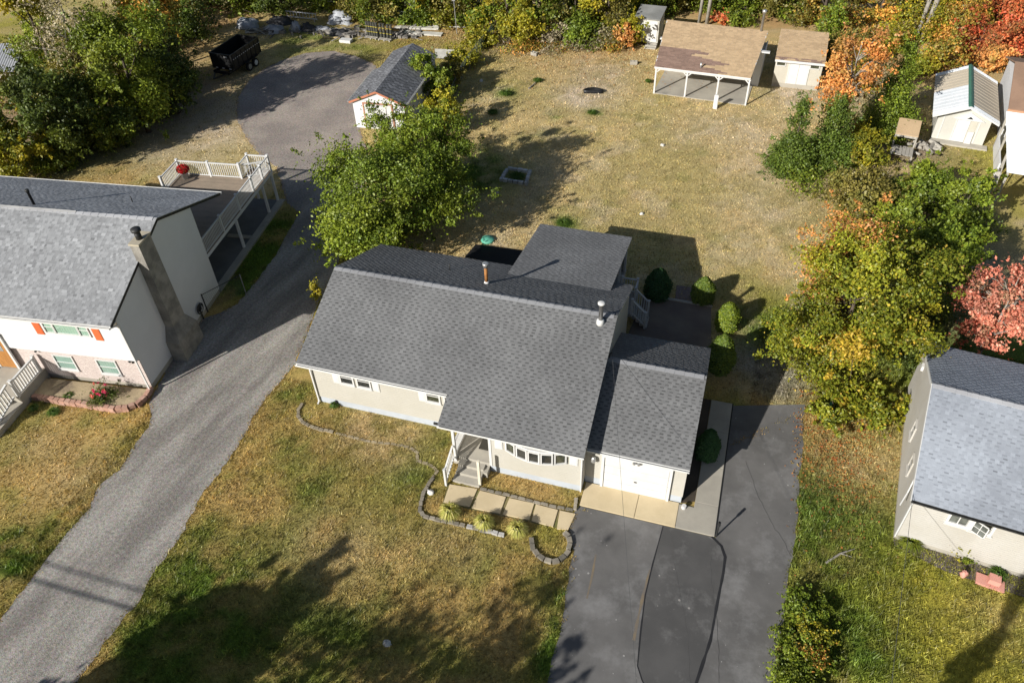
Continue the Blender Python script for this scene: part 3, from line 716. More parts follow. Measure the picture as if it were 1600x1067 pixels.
# porch: floor, three steps, posts, rail
pf = MB().box(7.75, 9.495, -1.80, -.002, -.05, .58).build('porch_floor', concr, H)
MB().box(8.10, 9.30, -2.12, -1.802, -.05, .44).build('step', concr, H)
MB().box(8.10, 9.30, -2.46, -2.122, -.05, .29).build('step', concr, H)
MB().box(8.06, 9.32, -2.82, -2.462, -.05, .14).build('step', concr, H)
MB().box(9.305, 9.5, -2.2, -1.79, -.05, .35).build('step_cheek', concr, H)
MB().box(8.75, 9.25, -1.15, -.35, .582, .60).build('doormat', M('doormat', (.05, .045, .035), (.03, .03, .025), var=.3), H)
MB().box(8.42, 9.36, -.05, .0, .58, 2.62).build('door', whitep, H)
MB().box(9.26, 9.37, -2.73, -2.62, 0, 1.72).build('hand_post', M('cream_paint', (.72, .67, .55), var=.05, rough=.6), H)
MB().box(7.84, 7.96, -1.90, -1.78, .3, 2.70).build('roof_post', whitep, H)
railing(H, (7.86, -1.72, .58), (7.86, -.05, .58), .85, whitep, step=.11)
railing(H, (7.86, -3.08, .12), (7.86, -1.95, .56), .86, whitep, step=.13, posts=((0, 1.0, .09),))
# chimney flues on the roof
def on_front(x, y): return ZR - SL * (YR - y)
def on_back(x, y): return ZR - SL * (y - YR)
steel = M('stainless_flue', (.42, .42, .42), (.28, .27, .26), var=.1, big=4, rough=.35, metal=.8)
zf = on_front(13.1, 3.48)
fl = MB().lathe([(.10, 0), (.10, 1.05), (.12, 1.06), (.12, 1.1)], 14).build('flue', steel, H, True, (13.14, 3.48, zf))
MB().lathe([(.19, -.12), (.17, .16), (.12, .22)], 14).build('flashing', whitep, fl, True); MB().lathe([(.165, 1.1), (.165, 1.16), (.10, 1.19)], 14).build('cap', whitep, fl, True)
zb_ = on_back(7.22, 5.28)
copper = M('rusty_flue', (.38, .17, .045), (.25, .11, .04), var=.2, big=5, fine=30, rough=.7, metal=.1)
fl = MB().lathe([(.085, 0), (.085, .95)], 12).build('flue', copper, H, True, (7.24, 5.28, zb_))
MB().lathe([(.13, -.08), (.12, .10), (.09, .14)], 12).build('flashing', whitep, fl, True); MB().lathe([(.10, .95), (.15, 1.12), (.15, 1.2), (.11, 1.21)], 12).build('cap', metal_l, fl, True)
MB().lathe([(.03, 0), (.03, .38)], 8).build('vent_pipe', metal_d, H, True, (4.95, 6.3, on_back(0, 6.3)))
# back porch roof, its posts and rails, stair to the patio
by0, bz0, by1, bz1 = 7.0, 4.095, 13.30, 3.02
br = MB().extx([(by0, bz0), (by1, bz1), (by1, bz1 - .12), (by0, bz0 - .10)], 7.68, 12.86).build('back_porch_roof', whitep, H)
ev2, en2, run2 = slope_basis(by1, bz1, by0, bz0)
shingle_field(br, (7.66, by1 + .01, bz1), (1, 0, 0), ev2, en2, 5.22, run2 + .02, EX, dark=.70, jit=.07, tone=(.90, .895, .885))
MB().box(7.75, 12.75, 8.95, 13.1, .85, 1.0).build('back_porch_floor', woodgrey, H)
MB().extx([(8.105, 1.0), (8.105, 3.72), (13.0, 2.90), (13.0, 1.0)], 7.8, 7.9).build('back_porch_wall', cream, H)
MB().box(7.9, 12.7, 12.9, 13.0, 1.0, 2.88).build('back_porch_wall', cream, H)
for yy in (9.1, 11.0, 12.85): MB().box(12.62, 12.74, yy - .06, yy + .06, 0, 3.66 - (yy - 9.1) * .16 - .15).build('porch_post', whitep, H)
greyrail = M('grey_rail_paint', (.62, .60, .57), (.52, .50, .48), var=.08, rough=.7)
MB().box(12.76, 13.75, 9.3, 11.2, .82, .97).build('landing', woodgrey, H)
railing(H, (12.85, 11.15, .97), (13.68, 11.15, .97), .9, greyrail, posts=((0, 1.0, .1), (1, 1.0, .1)))
railing(H, (13.70, 11.1, .97), (13.70, 10.45, .97), .9, greyrail)
for yy in (9.38, 10.36):
    railing(H, (13.72, yy, .97), (14.48, yy, .22), .9, greyrail, step=.11, posts=((0, 1.0, .1), (1, 1.0, .1)))
for i in range(4):
    MB().box(13.76 + i * .21, 13.96 + i * .21, 9.42, 10.32, .60 - i * .2, .77 - i * .2).build('stair_tread', woodgrey, H)
# garage roof, door, lamps
GX0, GX1, GYF, GZF, GYR, GZR = 13.72, 18.02, -1.23, 2.39, 2.60, 4.06
gr = gable_roof(H, GX0, GX1, GYF, GZF, GYR, GZR, 6.21, GZF, name='garage_roof')
e1, n1_, r1 = slope_basis(GYF, GZF, GYR, GZR)
shingle_field(gr, (GX0, GYF - .03, GZF - .015), (1, 0, 0), e1, n1_, GX1 - GX0 + .015, r1 + .03, EX, singles=70)
e2, n2_, r2 = slope_basis(6.21, GZF, GYR, GZR)
shingle_field(gr, (GX0, 6.22, GZF), (1, 0, 0), e2, n2_, GX1 - GX0 + .015, r2, EX, dark=.66, jit=.08)
ridge_caps(gr, (GX0, GYR, GZR), (GX1, GYR, GZR), 1.12, slope=.48)
gutter(H, (GX0 + .02, GYF - .04, GZF - .02), (GX1 + .01, GYF - .04, GZF - .02), whitep, h=.08)
door = MB().box(14.52, 17.27, -1.235, -1.00, .0, 2.03).build('garage_door', whitep, H)
for i in range(4):
    MB().box(14.54, 17.25, -1.262, -1.232, .03 + i * .50, .505 + i * .50).build('door_panel', whitep, door, bevel=.012)
MB().box(15.85, 15.97, -1.28, -1.25, .78, .84).build('handle', metal_d, door)
MB().box(14.40, 14.515, -1.31, -1.20, 0, 2.06).box(17.275, 17.39, -1.31, -1.20, 0, 2.06).box(14.40, 17.39, -1.30, -1.21, 2.062, 2.18).build('door_trim', whitep, H)
lamp = MB().lathe([(.04, .25), (.10, .2), (.12, .02), (.06, -.1), (.02, -.12)], 8).bar((0, .02, .1), (0, .14, .14), .03, .03).build('wall_lamp', metal_l, H, loc=(14.06, -1.36, 1.75))
MB().box(15.80, 15.95, -1.27, -1.19, 2.185, 2.25).build('lamp_plate', metal_l, H); MB().tube([(15.82, -1.28, 2.24), (15.76, -1.44, 2.20)], [.05, .07]).tube([(15.93, -1.28, 2.24), (15.99, -1.44, 2.20)], [.05, .07]).build('flood_lamp', metal_l, H)
MB().tube([(18.08, -1.45, .05), (18.08, -1.45, .22)], [.10, .10], 12).build('downspout_drain', whitep, H)
# service entrance on the right gable
MB().tube([(13.78, 2.6, 3.9), (13.80, 2.6, 4.35), (13.9, 2.6, 4.4)], .03, 8).build('service_mast', metal_d, H)
# ================================================================== white two-storey house on the left
WHL = thing('house', 'white two storey house with orange shutters, brick ground floor and grey stucco chimney', 'house', (-8.61, -1.45, 0), R(7.06))
wy = lambda y: 4.9 + (y + .75) * .3697 if y < 4.93 else 7.0 - (y - 4.93) * .3697
XL = -16.5
MB().extx([(0, .30), (0, wy(0) - .12), (4.93, 6.87), (7.75, wy(7.75) - .12), (7.75, .30)], XL, 0).build('wall', whites, WHL)
MB().box(XL, .012, -.22, -.003, 2.12, wy(-.22) - .13).build('upper_wall', whites, WHL)
brickm, n_, l_, b_ = newmat('whitewashed_brick')
tc = n_.new('ShaderNodeTexCoord'); mp_ = n_.new('ShaderNodeMapping'); mp_.inputs['Rotation'].default_value = (R(90), 0, 0); l_.new(tc.outputs['Object'], mp_.inputs[0])
bk = n_.new('ShaderNodeTexBrick'); bk.inputs['Scale'].default_value = 5.0; bk.inputs['Color1'].default_value = (.62, .53, .49, 1); bk.inputs['Color2'].default_value = (.50, .40, .37, 1); bk.inputs['Mortar'].default_value = (.66, .62, .58, 1)
bk.inputs['Mortar Size'].default_value = .02; l_.new(mp_.outputs[0], bk.inputs['Vector']); l_.new(bk.outputs[0], b_.inputs['Base Color']); b_.inputs['Roughness'].default_value = .9
bp_ = n_.new('ShaderNodeBump'); bp_.inputs['Distance'].default_value = .02; bp_.inputs['Strength'].default_value = .8; bp_.invert = True; l_.new(bk.outputs['Fac'], bp_.inputs['Height']); l_.new(bp_.outputs[0], b_.inputs['Normal'])
MB().box(XL, .006, -.055, -.004, .30, 2.118).build('brick_facing', brickm, WHL)
MB().box(XL + .02, -.02, -.03, 7.7, -.1, .298).build('foundation', greyconc, WHL)
MB().bar((.015, -.235, 2.13), (.015, -.235, 4.95), .09, .05).build('corner_trim', whitep, WHL)
wr = gable_roof(WHL, XL - .1, .06, -.75, 4.9, 4.93, 7.0, 10.62, 4.9, th=.12)
e_, n1_, r_ = slope_basis(-.75, 4.9, 4.93, 7.0)
shingle_field(wr, (XL - .1, -.77, 4.893), (1, 0, 0), e_, n1_, .17 - XL, r_ + .02, .15, tooth=(.12, .30), gap=(.09, .22), jit=.11, dark=.87, tone=(1.32, 1.33, 1.34), style='lam', singles=300)
e_, n1_, r_ = slope_basis(10.62, 4.9, 4.93, 7.0)
shingle_field(wr, (XL - .1, 10.63, 4.9), (1, 0, 0), e_, n1_, .17 - XL, r_, .15, tooth=(.12, .30), gap=(.09, .22), jit=.11, dark=.87, tone=(1.42, 1.45, 1.50), style='lam')
ridge_caps(wr, (XL, 4.93, 7.0), (.06, 4.93, 7.0), 1.75, slope=.37)
MB().extx([(4.78, 6.97), (4.93, 7.07), (5.08, 6.97)], -14, -4.3).build('ridge_vent', M('ridge_vent', (.33, .33, .33), var=.1), WHL)
gutter(WHL, (XL, -.78, 4.86), (.07, -.78, 4.86), whitep); gutter(WHL, (.07, 10.66, 4.87), (XL, 10.66, 4.87), whitep)
MB().box(XL, .03, -.74, -.222, 4.74, 4.79).build('soffit', whitep, WHL)
MB().bar((.05, -.72, 4.80), (.05, 4.93, 6.91), .03, .14).bar((.05, 4.93, 6.91), (.05, 10.6, 4.82), .03, .14).build('rake_board', metal_d, WHL)
downspout(WHL, [(.03, -.8, 4.8), (.03, -.30, 4.55), (.03, -.29, .25), (.03, -.55, .08)])
pipe = MB().lathe([(.07, 0), (.07, .75), (.10, .76), (.10, .9), (.05, .92)], 10).build('vent_pipe', metal_d, WHL, True, (-7.2, 5.55, wy(5.55)))
MB().lathe([(.03, 0), (.03, .35)], 6).build('vent_pipe', metal_d, WHL, True, (-3.0, 7.4, wy(7.4)))
# chimney
stucco = M('grey_stucco', (.30, .28, .245), (.18, .168, .15), var=.3, big=1.6, fine=26, rough=.95, bump=.6, dirt=((.36, .33, .26), .9, .58, .85))
ch = MB()
def ring(x0, x1, y0, y1, z): return [(x0, y0, z), (x1, y0, z), (x1, y1, z), (x0, y1, z)]
secs = [ring(.002, .80, 2.08, 4.0, -.05), ring(.002, .78, 2.10, 3.98, 1.25), ring(.002, .50, 2.52, 3.62, 2.0), ring(.002, .46, 2.55, 3.58, 7.05)]
vs = [p for s_ in secs for p in s_]; fs = [(3, 2, 1, 0), (12, 13, 14, 15)]
for i in range(3):
    for k in range(4): fs.append((i * 4 + k, i * 4 + (k + 1) % 4, (i + 1) * 4 + (k + 1) % 4, (i + 1) * 4 + k))
chim = ch.add(vs, fs).build('chimney', stucco, WHL)
MB().box(-.05, .50, 2.51, 3.62, 7.05, 7.14).build('crown', M('chimney_crown', (.48, .42, .30), (.38, .34, .27), var=.15, big=2), chim)
MB().lathe([(.15, 0), (.15, .28), (.12, .30), (.12, .42), (.23, .43), (.23, .56), (.05, .58)], 14).build('flue_cap', metal_d, chim, True, (.28, 3.0, 7.15))
# front windows with shutters
orange = M('orange_paint', (.66, .15, .05), (.58, .13, .045), var=.06, rough=.55)
curt = M('pale_curtain', (.62, .66, .58), (.50, .56, .48), var=.05, rough=.9)
cg = clearglass('clear_glass')
window(WHL, (-2.99, -.22, 3.92), 1.22, .70, glass=cg, curtain=curt, fr=.06, sill=False)
window(WHL, (-3.92, -.22, 3.92), .46, .70, panes=(1, 2), glass=cg, curtain=curt, fr=.06, sill=False)
window(WHL, (-2.06, -.22, 3.92), .46, .70, panes=(1, 2), glass=cg, curtain=curt, fr=.06, sill=False)
shutter(WHL, (-4.55, -.22, 3.84), .40, .98, orange); shutter(WHL, (-1.40, -.22, 3.84), .40, .98, orange)
for i in range(3):
    xx = -7.6 - i * 3; window(WHL, (xx, -.22, 3.9), .9, .8, panes=(1, 2), fr=.06)
lowblind = M('window_blind', (.55, .58, .54), (.45, .48, .45), var=.06)
for xx in (-4.30, -1.92):
    window(WHL, (xx, -.055, 1.33), .98, .86, panes=(1, 2), glass=cg, curtain=lowblind, fr=.07)
MB().tube([(-.45, -.06, 2.0), (-.50, -.18, 1.94)], [.05, .07]).tube([(-.33, -.06, 2.0), (-.28, -.18, 1.94)], [.05, .07]).build('flood_lamp', metal_d, WHL)
MB().tube([(-5.6, -.06, 2.02), (-5.6, -.2, 1.98)], [.05, .06]).build('flood_lamp', metal_d, WHL)
wood = M('orange_wood', (.42, .20, .06), (.33, .15, .045), var=.2, big=2, fine=20, stretch=(8, 8, 1), rough=.5)
dr = MB().box(-8.05, -7.12, -.30, -.225, .75, 2.9).build('front_door', wood, WHL)
MB().box(-7.85, -7.32, -.312, -.298, 1.9, 2.7).build('door_light', M('leaded_glass', (.34, .36, .36), (.20, .20, .20), var=.2, big=8, rough=.2), dr)
MB().box(-7.12, -7.0, -.32, -.223, .7, 3.05).box(-8.2, -8.06, -.32, -.223, .7, 3.05).box(-8.2, -7.0, -.33, -.223, 2.92, 3.08).build('door_frame', whitep, WHL)
# entry stoop with balustrades: concrete landing, steps down to the front
stp = MB().box(-9.6, -5.75, -2.15, -.06, -.1, .70).build('entry_landing', greyconc, WHL)
for i in range(4): MB().box(-9.3, -6.3, -2.15 - (i + 1) * .33, -2.152 - i * .33, -.1, .55 - i * .15).build('step', greyconc, WHL)
MB().box(-6.28, -5.75, -4.2, -2.152, -.1, .35).build('stair_cheek', greyconc, WHL)
railing(WHL, (-5.85, -2.05, .70), (-5.85, -.25, .70), .95, whitep, step=.15, bal=.06, rail=.08, posts=((0, 1.05, .13), (.98, 1.05, .13)))
railing(WHL, (-6.15, -3.9, .12), (-6.0, -2.2, .68), .95, whitep, step=.16, bal=.06, rail=.08, posts=((0, 1.05, .13),))
railing(WHL, (-9.5, -2.05, .70), (-9.5, -.25, .70), .95, whitep, step=.15, bal=.06, rail=.08, posts=((0, 1.05, .13),))
railing(WHL, (-9.4, -3.5, .15), (-9.4, -2.2, .68), .95, whitep, step=.16, bal=.06, rail=.08, posts=((0, 1.05, .13),))
# back deck on posts over a concrete patio
deckm = M('deck_board', (.30, .235, .175), (.24, .19, .145), var=.15, big=1.2, fine=20, rough=.8)
dk = MB().box(-6.15, -.36, 7.76, 16.3, 2.10, 2.305).box(-1.85, -.36, 16.3, 17.55, 2.10, 2.305).build('deck_frame', whites, WHL)
nb = int((16.3 - 7.76) / .14); ua = 7.76 + np.arange(nb) * .14
o = nboxes('deck_boards', (0, 0, 0), (1, 0, 0), (0, 1, 0), (0, 0, 1), np.full(nb, -6.13), np.full(nb, -.38), ua + .004, ua + .134, np.full(nb, 2.302), np.full(nb, 2.335), np.clip(RNG.normal(1, .06, (nb, 1)), .8, 1.2) * np.ones((1, 3)), M('deck_board_tinted', (.30, .235, .175), (.25, .20, .15), var=.15, big=1.2, fine=20, rough=.8, attr=True), dk)
MB().box(-1.83, -.38, 16.31, 17.53, 2.302, 2.33).build('landing_boards', deckm, dk)
for yy in (12.0, 15.9, 17.35): MB().box(-.50, -.36, yy - .07, yy + .07, .10, 2.10).build('deck_post', whites, WHL)
for xx, yy in ((-3.2, 12.0), (-3.2, 16.1), (-6.0, 12.0), (-6.0, 16.1), (-1.8, 17.4)): MB().box(xx - .07, xx + .07, yy - .07, yy + .07, .10, 2.10).build('deck_post', whites, WHL)
MB().box(-2.3, -2.16, 8.6, 8.74, 2.3, 5.0).build('roof_post', whites, WHL); MB().box(-.52, -.36, 8.0, 8.16, 2.3, 5.6).build('roof_post', whites, WHL)
D = 2.335
railing(WHL, (-.43, 8.1, D), (-.43, 17.45, D), .98, whitep, step=.14, posts=tuple((t, 1.08, .12) for t in (.0, .26, .5, .72, .87, 1)))
railing(WHL, (-6.08, 14.1, D), (-6.08, 16.22, D), .98, whitep, step=.14, posts=((0, 1.08, .12), (1, 1.08, .12)))
railing(WHL, (-6.08, 16.22, D), (-1.85, 16.22, D), .98, whitep, step=.14, posts=((.5, 1.08, .12), (1, 1.08, .12)))
railing(WHL, (-1.85, 16.3, D), (-1.85, 17.47, D), .98, whitep, step=.14, posts=((1, 1.08, .12),))
railing(WHL, (-1.78, 17.47, D), (-.5, 17.47, D), .98, whitep, step=.14)
railing(WHL, (-1.7, 16.4, D), (-.55, 16.9, D), .9, whitep, step=.16)
pat = MB().box(-6.2, -.45, 7.76, 17.4, -.1, .10).build('patio', M('dark_patio', (.17, .165, .16), (.12, .12, .12), var=.2), WHL)
MB().box(-.448, .0, 7.80, 17.5, -.1, .13).build('patio_kerb', greyconc, WHL)
MB().box(-2.0, -.46, 12.9, 13.2, .1, .16).build('patio_step', greyconc, pat)
MB().box(-3.6, -3.2, 8.4, 9.6, 2.34, 3.2).box(-3.2, -2.6, 8.6, 9.4, 2.34, 2.75).build('deck_bench', metal_d, WHL)
# red flower pot on the deck
def to_world(t, p): return tuple((Matrix.Translation(t.location) @ Matrix.Rotation(t.rotation_euler.z, 4, 'Z')) @ Vector(p))
pot = thing('flower_pot', 'white planter overflowing with red flowers at the deck corner', 'flower pot', to_world(WHL, (-5.5, 15.75, D)))
MB().lathe([(.16, 0), (.24, .42), (.26, .42), (.26, .46), (.21, .46), (.2, .40)], 16).build('pot', whitep, pot, True)
# ------------------------------------------------------------------ leaf clouds
def leaf_mesh(name, P, size, col, parent, mat=leaf, up=.35, nrm=None, aspect=.62, kind=None):
    """P (N,3) leaf centres; one bent-free diamond leaf each, random facing with a bias outward/up"""
    n = len(P)
    d = RNG.normal(size=(n, 3)); d /= np.linalg.norm(d, axis=1)[:, None]
    if nrm is not None: d = d * .8 + nrm
    d[:, 2] += up; d /= np.linalg.norm(d, axis=1)[:, None]
    r = RNG.normal(size=(n, 3)); a = np.cross(d, r); a /= np.linalg.norm(a, axis=1)[:, None]; b = np.cross(d, a)
    s = (size * RNG.uniform(.6, 1.35, n))[:, None] / 2 if np.isscalar(size) else (size * RNG.uniform(.7, 1.3, n))[:, None] / 2
    V = np.empty((n, 4, 3)); V[:, 0] = P - a * s; V[:, 1] = P + b * s * aspect + a * s * .15; V[:, 2] = P + a * s; V[:, 3] = P - b * s * aspect + a * s * .15
    return npmesh(name, V.reshape(-1, 3), np.arange(n * 4).reshape(-1, 4), mat, np.repeat(col, 4, 0), parent, kind)
PAL = dict(
    green=[((.080, .105, .010), 3), ((.105, .13, .013), 3), ((.15, .16, .016), 1.5), ((.05, .072, .009), 1.5)],
    lime=[((.104, .140, .013), 3), ((.145, .168, .015), 2), ((.060, .088, .011), 2.8)],
    yellowgreen=[((.20, .175, .013), 3), ((.14, .145, .013), 2.5), ((.26, .20, .016), 1.5), ((.085, .10, .011), 1)],
    dark=[((.038, .055, .011), 3), ((.055, .075, .013), 3), ((.085, .10, .015), 2)],
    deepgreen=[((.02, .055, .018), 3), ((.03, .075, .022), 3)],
    pine=[((.055, .085, .014), 3), ((.08, .115, .016), 3), ((.12, .145, .017), 1)],
    olive=[((.12, .105, .022), 3), ((.16, .13, .03), 2), ((.08, .08, .017), 2)],
    greybrown=[((.24, .20, .14), 3), ((.18, .15, .09), 2), ((.13, .125, .05), 2)],
    orange=[((.68, .28, .075), 3), ((.74, .37, .13), 2), ((.54, .30, .09), 1.8), ((.28, .22, .05), 1.2)],
    red=[((.62, .10, .04), 3), ((.68, .21, .075), 2.5), ((.44, .12, .05), 1.8), ((.32, .22, .07), 1.6)],
    pink=[((.64, .20, .13), 3), ((.72, .31, .21), 3), ((.46, .16, .10), 1.5), ((.34, .27, .15), 1)],
    maple=[((.112, .130, .011), 3.2), ((.155, .155, .012), 3), ((.22, .175, .013), 1.2), ((.070, .088, .010), 2), ((.40, .24, .03), .3)],
    mixed=[((.14, .13, .016), 2), ((.25, .16, .03), 2), ((.46, .20, .045), 1.5), ((.10, .10, .014), 2)])
FOL = 1.75
def pick(pal, n):
    p = PAL[pal];  w = np.array([x[1] for x in p], float); w /= w.sum()
    return np.array([x[0] for x in p])[RNG.choice(len(p), n, p=w)] * (1.0 if pal in ('red', 'orange', 'pink') else FOL)
def make_tree(name, label, cat, base, h, rad, pal, n, leafsz, lo=.2, shape='round', bk=None, accent=None, group=None, dens_clump=1.0, limbs=12, thin=1.0, trunk_r=None, vis_trunk=False):
    """tapered trunk, limbs reaching into clumps of leaves, crown of single leaves"""
    t = thing(name, label, cat, base, 0, group)
    bk = bk or bark; tr = trunk_r or max(.05, h * .017)
    nc = max(10, int(30 * dens_clump * (1 if shape != 'cone' else 1.4)))
    z0 = h * lo; zc = (z0 + h) / 2; bz = (h - z0) / 2
    d = RNG.normal(size=(nc, 3)); d /= np.linalg.norm(d, axis=1)[:, None]; rr = RNG.uniform(.30, .86, nc) ** .7
    if shape == 'cone':
        zz = z0 + (h - z0) * RNG.uniform(0, 1, nc) ** 1.35; tt = (zz - z0) / (h - z0); ra = rad * (1.02 - tt) ** .85 * RNG.uniform(.35, .85, nc); an = RNG.uniform(0, 2 * np.pi, nc)
        C = np.stack([ra * np.cos(an), ra * np.sin(an), zz], 1); cr = rad * (.40 - .22 * tt)
    else:
        C = np.stack([d[:, 0] * rr * rad, d[:, 1] * rr * rad, zc + d[:, 2] * rr * bz], 1)
        C[:, :2] *= (1 + .18 * np.sin(np.arctan2(C[:, 1], C[:, 0]) * 3 + h))[:, None]
        C[:, :2] += RNG.normal(0, rad * .06, (nc, 2)); cr = rad * RNG.uniform(.18, .40, nc) * (1 / max(dens_clump, .5)) ** .33
    if shape == 'box':
        C = np.stack([RNG.uniform(-rad, rad, nc) * .85, RNG.uniform(-rad, rad, nc) * .85, RNG.uniform(z0, h * .92, nc)], 1); cr = np.full(nc, rad * .3)
    which = RNG.choice(nc, n, p=(cr ** 2) / (cr ** 2).sum())
    off = RNG.normal(size=(n, 3)); off /= np.linalg.norm(off, axis=1)[:, None]; off *= (RNG.uniform(0, 1, n) ** .45)[:, None]
    off[:, 2] *= .72
    P = C[which] + off * cr[which][:, None]
    # stray sprays outside the clumps
    P += (RNG.random(n) < .14)[:, None] * off * cr[which][:, None] * RNG.uniform(.2, 1.1, (n, 1))
    ns = max(12, int(45 * dens_clump)); sid = RNG.integers(0, nc, ns); sdv = C[sid] - np.array([0, 0, zc]); sdv = sdv / (np.linalg.norm(sdv, axis=1)[:, None] + 1e-6) + RNG.normal(0, .45, (ns, 3)); sdv /= np.linalg.norm(sdv, axis=1)[:, None]
    if shape != 'box':
        pick_s = RNG.random(n) < .085; ks = int(pick_s.sum()); si = RNG.integers(0, ns, ks); tt2 = RNG.uniform(.5, 1.0, ks); Ls = cr[sid[si]] * (1.0 + .75 * tt2) + .25 * tt2
        P[pick_s] = C[sid[si]] + sdv[si] * Ls[:, None] + RNG.normal(0, .07 + .02 * rad, (ks, 3)) * (1.25 - tt2)[:, None]; which[pick_s] = sid[si]
    okz = P[:, 2] > .03; P = P[okz]; which = which[okz]; off = off[okz]; n = len(P)
    clump_t = RNG.uniform(.68, 1.3, nc)
    ccol = pick(pal, nc); lcol = pick(pal, n)
    col = (.5 * ccol[which] + .5 * lcol) * clump_t[which][:, None] * RNG.uniform(.75, 1.3, n)[:, None]
    if accent:
        apal, dirv, lim = accent
        dv_ = np.array(dirv, float); dv_ /= np.linalg.norm(dv_)
        q = C.copy(); q[:, 2] = (q[:, 2] - zc) / bz * rad; sc_ = (q @ dv_) / rad + RNG.normal(0, .12, nc)
        am = sc_ > lim
        m = am[which] & (RNG.random(n) < .85)
        col[m] = pick(apal, int(m.sum())) * RNG.uniform(.75, 1.25, int(m.sum()))[:, None]
    nrm = P - np.array([0, 0, zc]); nrm = nrm / (np.linalg.norm(nrm, axis=1)[:, None] + 1e-6) * .5
    leaf_mesh('crown', P, leafsz, col, t, nrm=nrm)
    mb = MB(); top = h * (.82 if shape != 'cone' else .95); pts = []; k = 6
    for i in range(k + 1):
        f = i / k; pts.append((math.sin(f * 3 + h) * tr * 1.2 * f, math.cos(f * 2.3 + rad) * tr * 1.2 * f, top * f - .1))
    mb.tube(pts, [tr * (1.25 if i == 0 else 1) * (1 - .8 * i / k) for i in range(k + 1)], 8)
    ids = RNG.choice(nc, min(limbs, nc), replace=False)
    for i in ids:
        c = C[i]; f = min(.85, max(.15, (c[2] - .35 * math.hypot(c[0], c[1])) / top)); j = int(f * k); p0 = Vector(pts[min(j, k)])
        mid = p0.lerp(Vector(c), .5) + Vector((RNG.normal(0, .1), RNG.normal(0, .1), .12 * rad)); r0 = tr * (1 - .75 * f) * .6
        mb.tube([p0, mid, Vector(c)], [r0, r0 * .6, r0 * .22], 5)
        for _ in range(2):
            e = Vector(c) + Vector(RNG.normal(0, cr[i] * .6, 3)); mb.tube([mid.lerp(Vector(c), .6), e], [r0 * .4, r0 * .12], 4)
    mb.build('trunk', bk, t, True)
    return t
def tree_px(name, label, cat, b, tp, hw, pal, n, leafsz=.2, lo=.05, **kw):
    """crown seen between ground row b and top row tp, hw pixels to either side: find base, height, radius"""
    uc, vc, hh = (b[0] + tp[0]) / 2, (b[1] + tp[1]) / 2, (b[1] - tp[1]) / 2
    d = np.array([(uc - 800) / FOC, -(vc - 533.5) / FOC, 1.0]) @ RM; d = d / np.linalg.norm(d); sp = -d[2]; cp = math.sqrt(1 - sp * sp)
    zc = 2.0
    for _ in range(12):
        c = G(uc, vc, zc); dep = depth(c); rad = hw * dep / FOC; hm = hh * dep / FOC
        bz = math.sqrt(max(hm * hm - (rad * sp) ** 2, (.45 * rad * cp) ** 2)) / cp
        h = 2 * bz / (1 - lo); zc = h * (1 + lo) / 2
    c = G(uc, vc, zc)
    return make_tree(name, label, cat, (c[0], c[1], 0), h, rad, pal, n, leafsz, lo=lo, **kw)
# ================================================================== pale house on the right
beige = M('stained_beige_siding', (.47, .45, .415), (.43, .405, .36), var=.05, big=.7, fine=10, rough=.7, bump=.05, dirt=((.40, .37, .31), .35, .60, .8), laps=.12)
RH = thing('house', 'beige house with blue-grey shingle roof and crank-out window at the right edge', 'house', (26.47, -.58, 0), R(-6.5))
ry = lambda y: 2.95 + (y + .25) * .3704 if y < 4.5 else 4.71 - (y - 4.5) * .3704
MB().extx([(0, .25), (0, ry(0) - .12), (4.5, 4.58), (9.0, ry(9.0) - .12), (9.0, .25)], 0, 11).build('wall', beige, RH)
MB().box(.02, 10.98, .02, 8.98, -.1, .248).build('foundation', greyconc, RH)
rr_ = gable_roof(RH, -.12, 11.1, -.25, 2.95, 4.5, 4.71, 9.25, 2.95, th=.12)
e_, n1_, r_ = slope_basis(-.25, 2.95, 4.5, 4.71)
shingle_field(rr_, (-.13, -.28, 2.94), (1, 0, 0), e_, n1_, 11.2, r_ + .03, .15, jit=.05, dark=.84, tone=(1.5, 1.6, 1.76), singles=300)
e_, n1_, r_ = slope_basis(9.25, 2.95, 4.5, 4.71)
shingle_field(rr_, (-.13, 9.27, 2.95), (1, 0, 0), e_, n1_, 11.2, r_, .15, jit=.05, dark=.84, tone=(1.5, 1.6, 1.76))
ridge_caps(rr_, (-.1, 4.5, 4.71), (11, 4.5, 4.71), 1.75, slope=.37)
gutter(RH, (-.12, -.29, 2.93), (11.1, -.29, 2.93), metal_d, w=.08, h=.07)
MB().bar((-.135, -.25, 2.86), (-.135, 4.5, 4.62), .03, .15).bar((-.135, 4.5, 4.62), (-.135, 9.25, 2.86), .03, .15).build('rake_board', whitep, RH)
MB().bar((.02, -.03, .25), (.02, -.03, 2.8), .1, .05).build('corner_trim', whitep, RH)
whd = glassmat('grey_glass', (.16, .17, .16))
window(RH, (1.74, 0, 2.36), .62, .60, panes=(2, 1), glass=whd, fr=.10)
sash = window(RH, (2.56, 0, 2.34), .62, .66, panes=(2, 2), glass=whd, fr=.10)
cs = MB().box(-.27, .27, -.02, .02, -.33, -.29).box(-.27, .27, -.02, .02, .29, .33).box(-.27, -.23, -.02, .02, -.33, .33).box(.23, .27, -.02, .02, -.33, .33).build('open_sash', whitep, RH, loc=(2.46, -.20, 2.30), rz=R(-28))
MB().box(-.23, .23, -.006, .006, -.29, .29).build('pane', whd, cs); MB().box(-.012, .012, -.015, .015, -.29, .29).box(-.23, .23, -.014, .014, -.012, .012).build('muntin', whitep, cs)
for yy in (2.4, 4.4): window(RH, (0, yy, 2.0), .5, .7, rz=R(-90), panes=(1, 2), glass=whd, fr=.05, mat=beige)
MB().box(-.10, 0, 7.6, 7.9, 2.6, 2.85).build('gable_vent', whitep, RH)
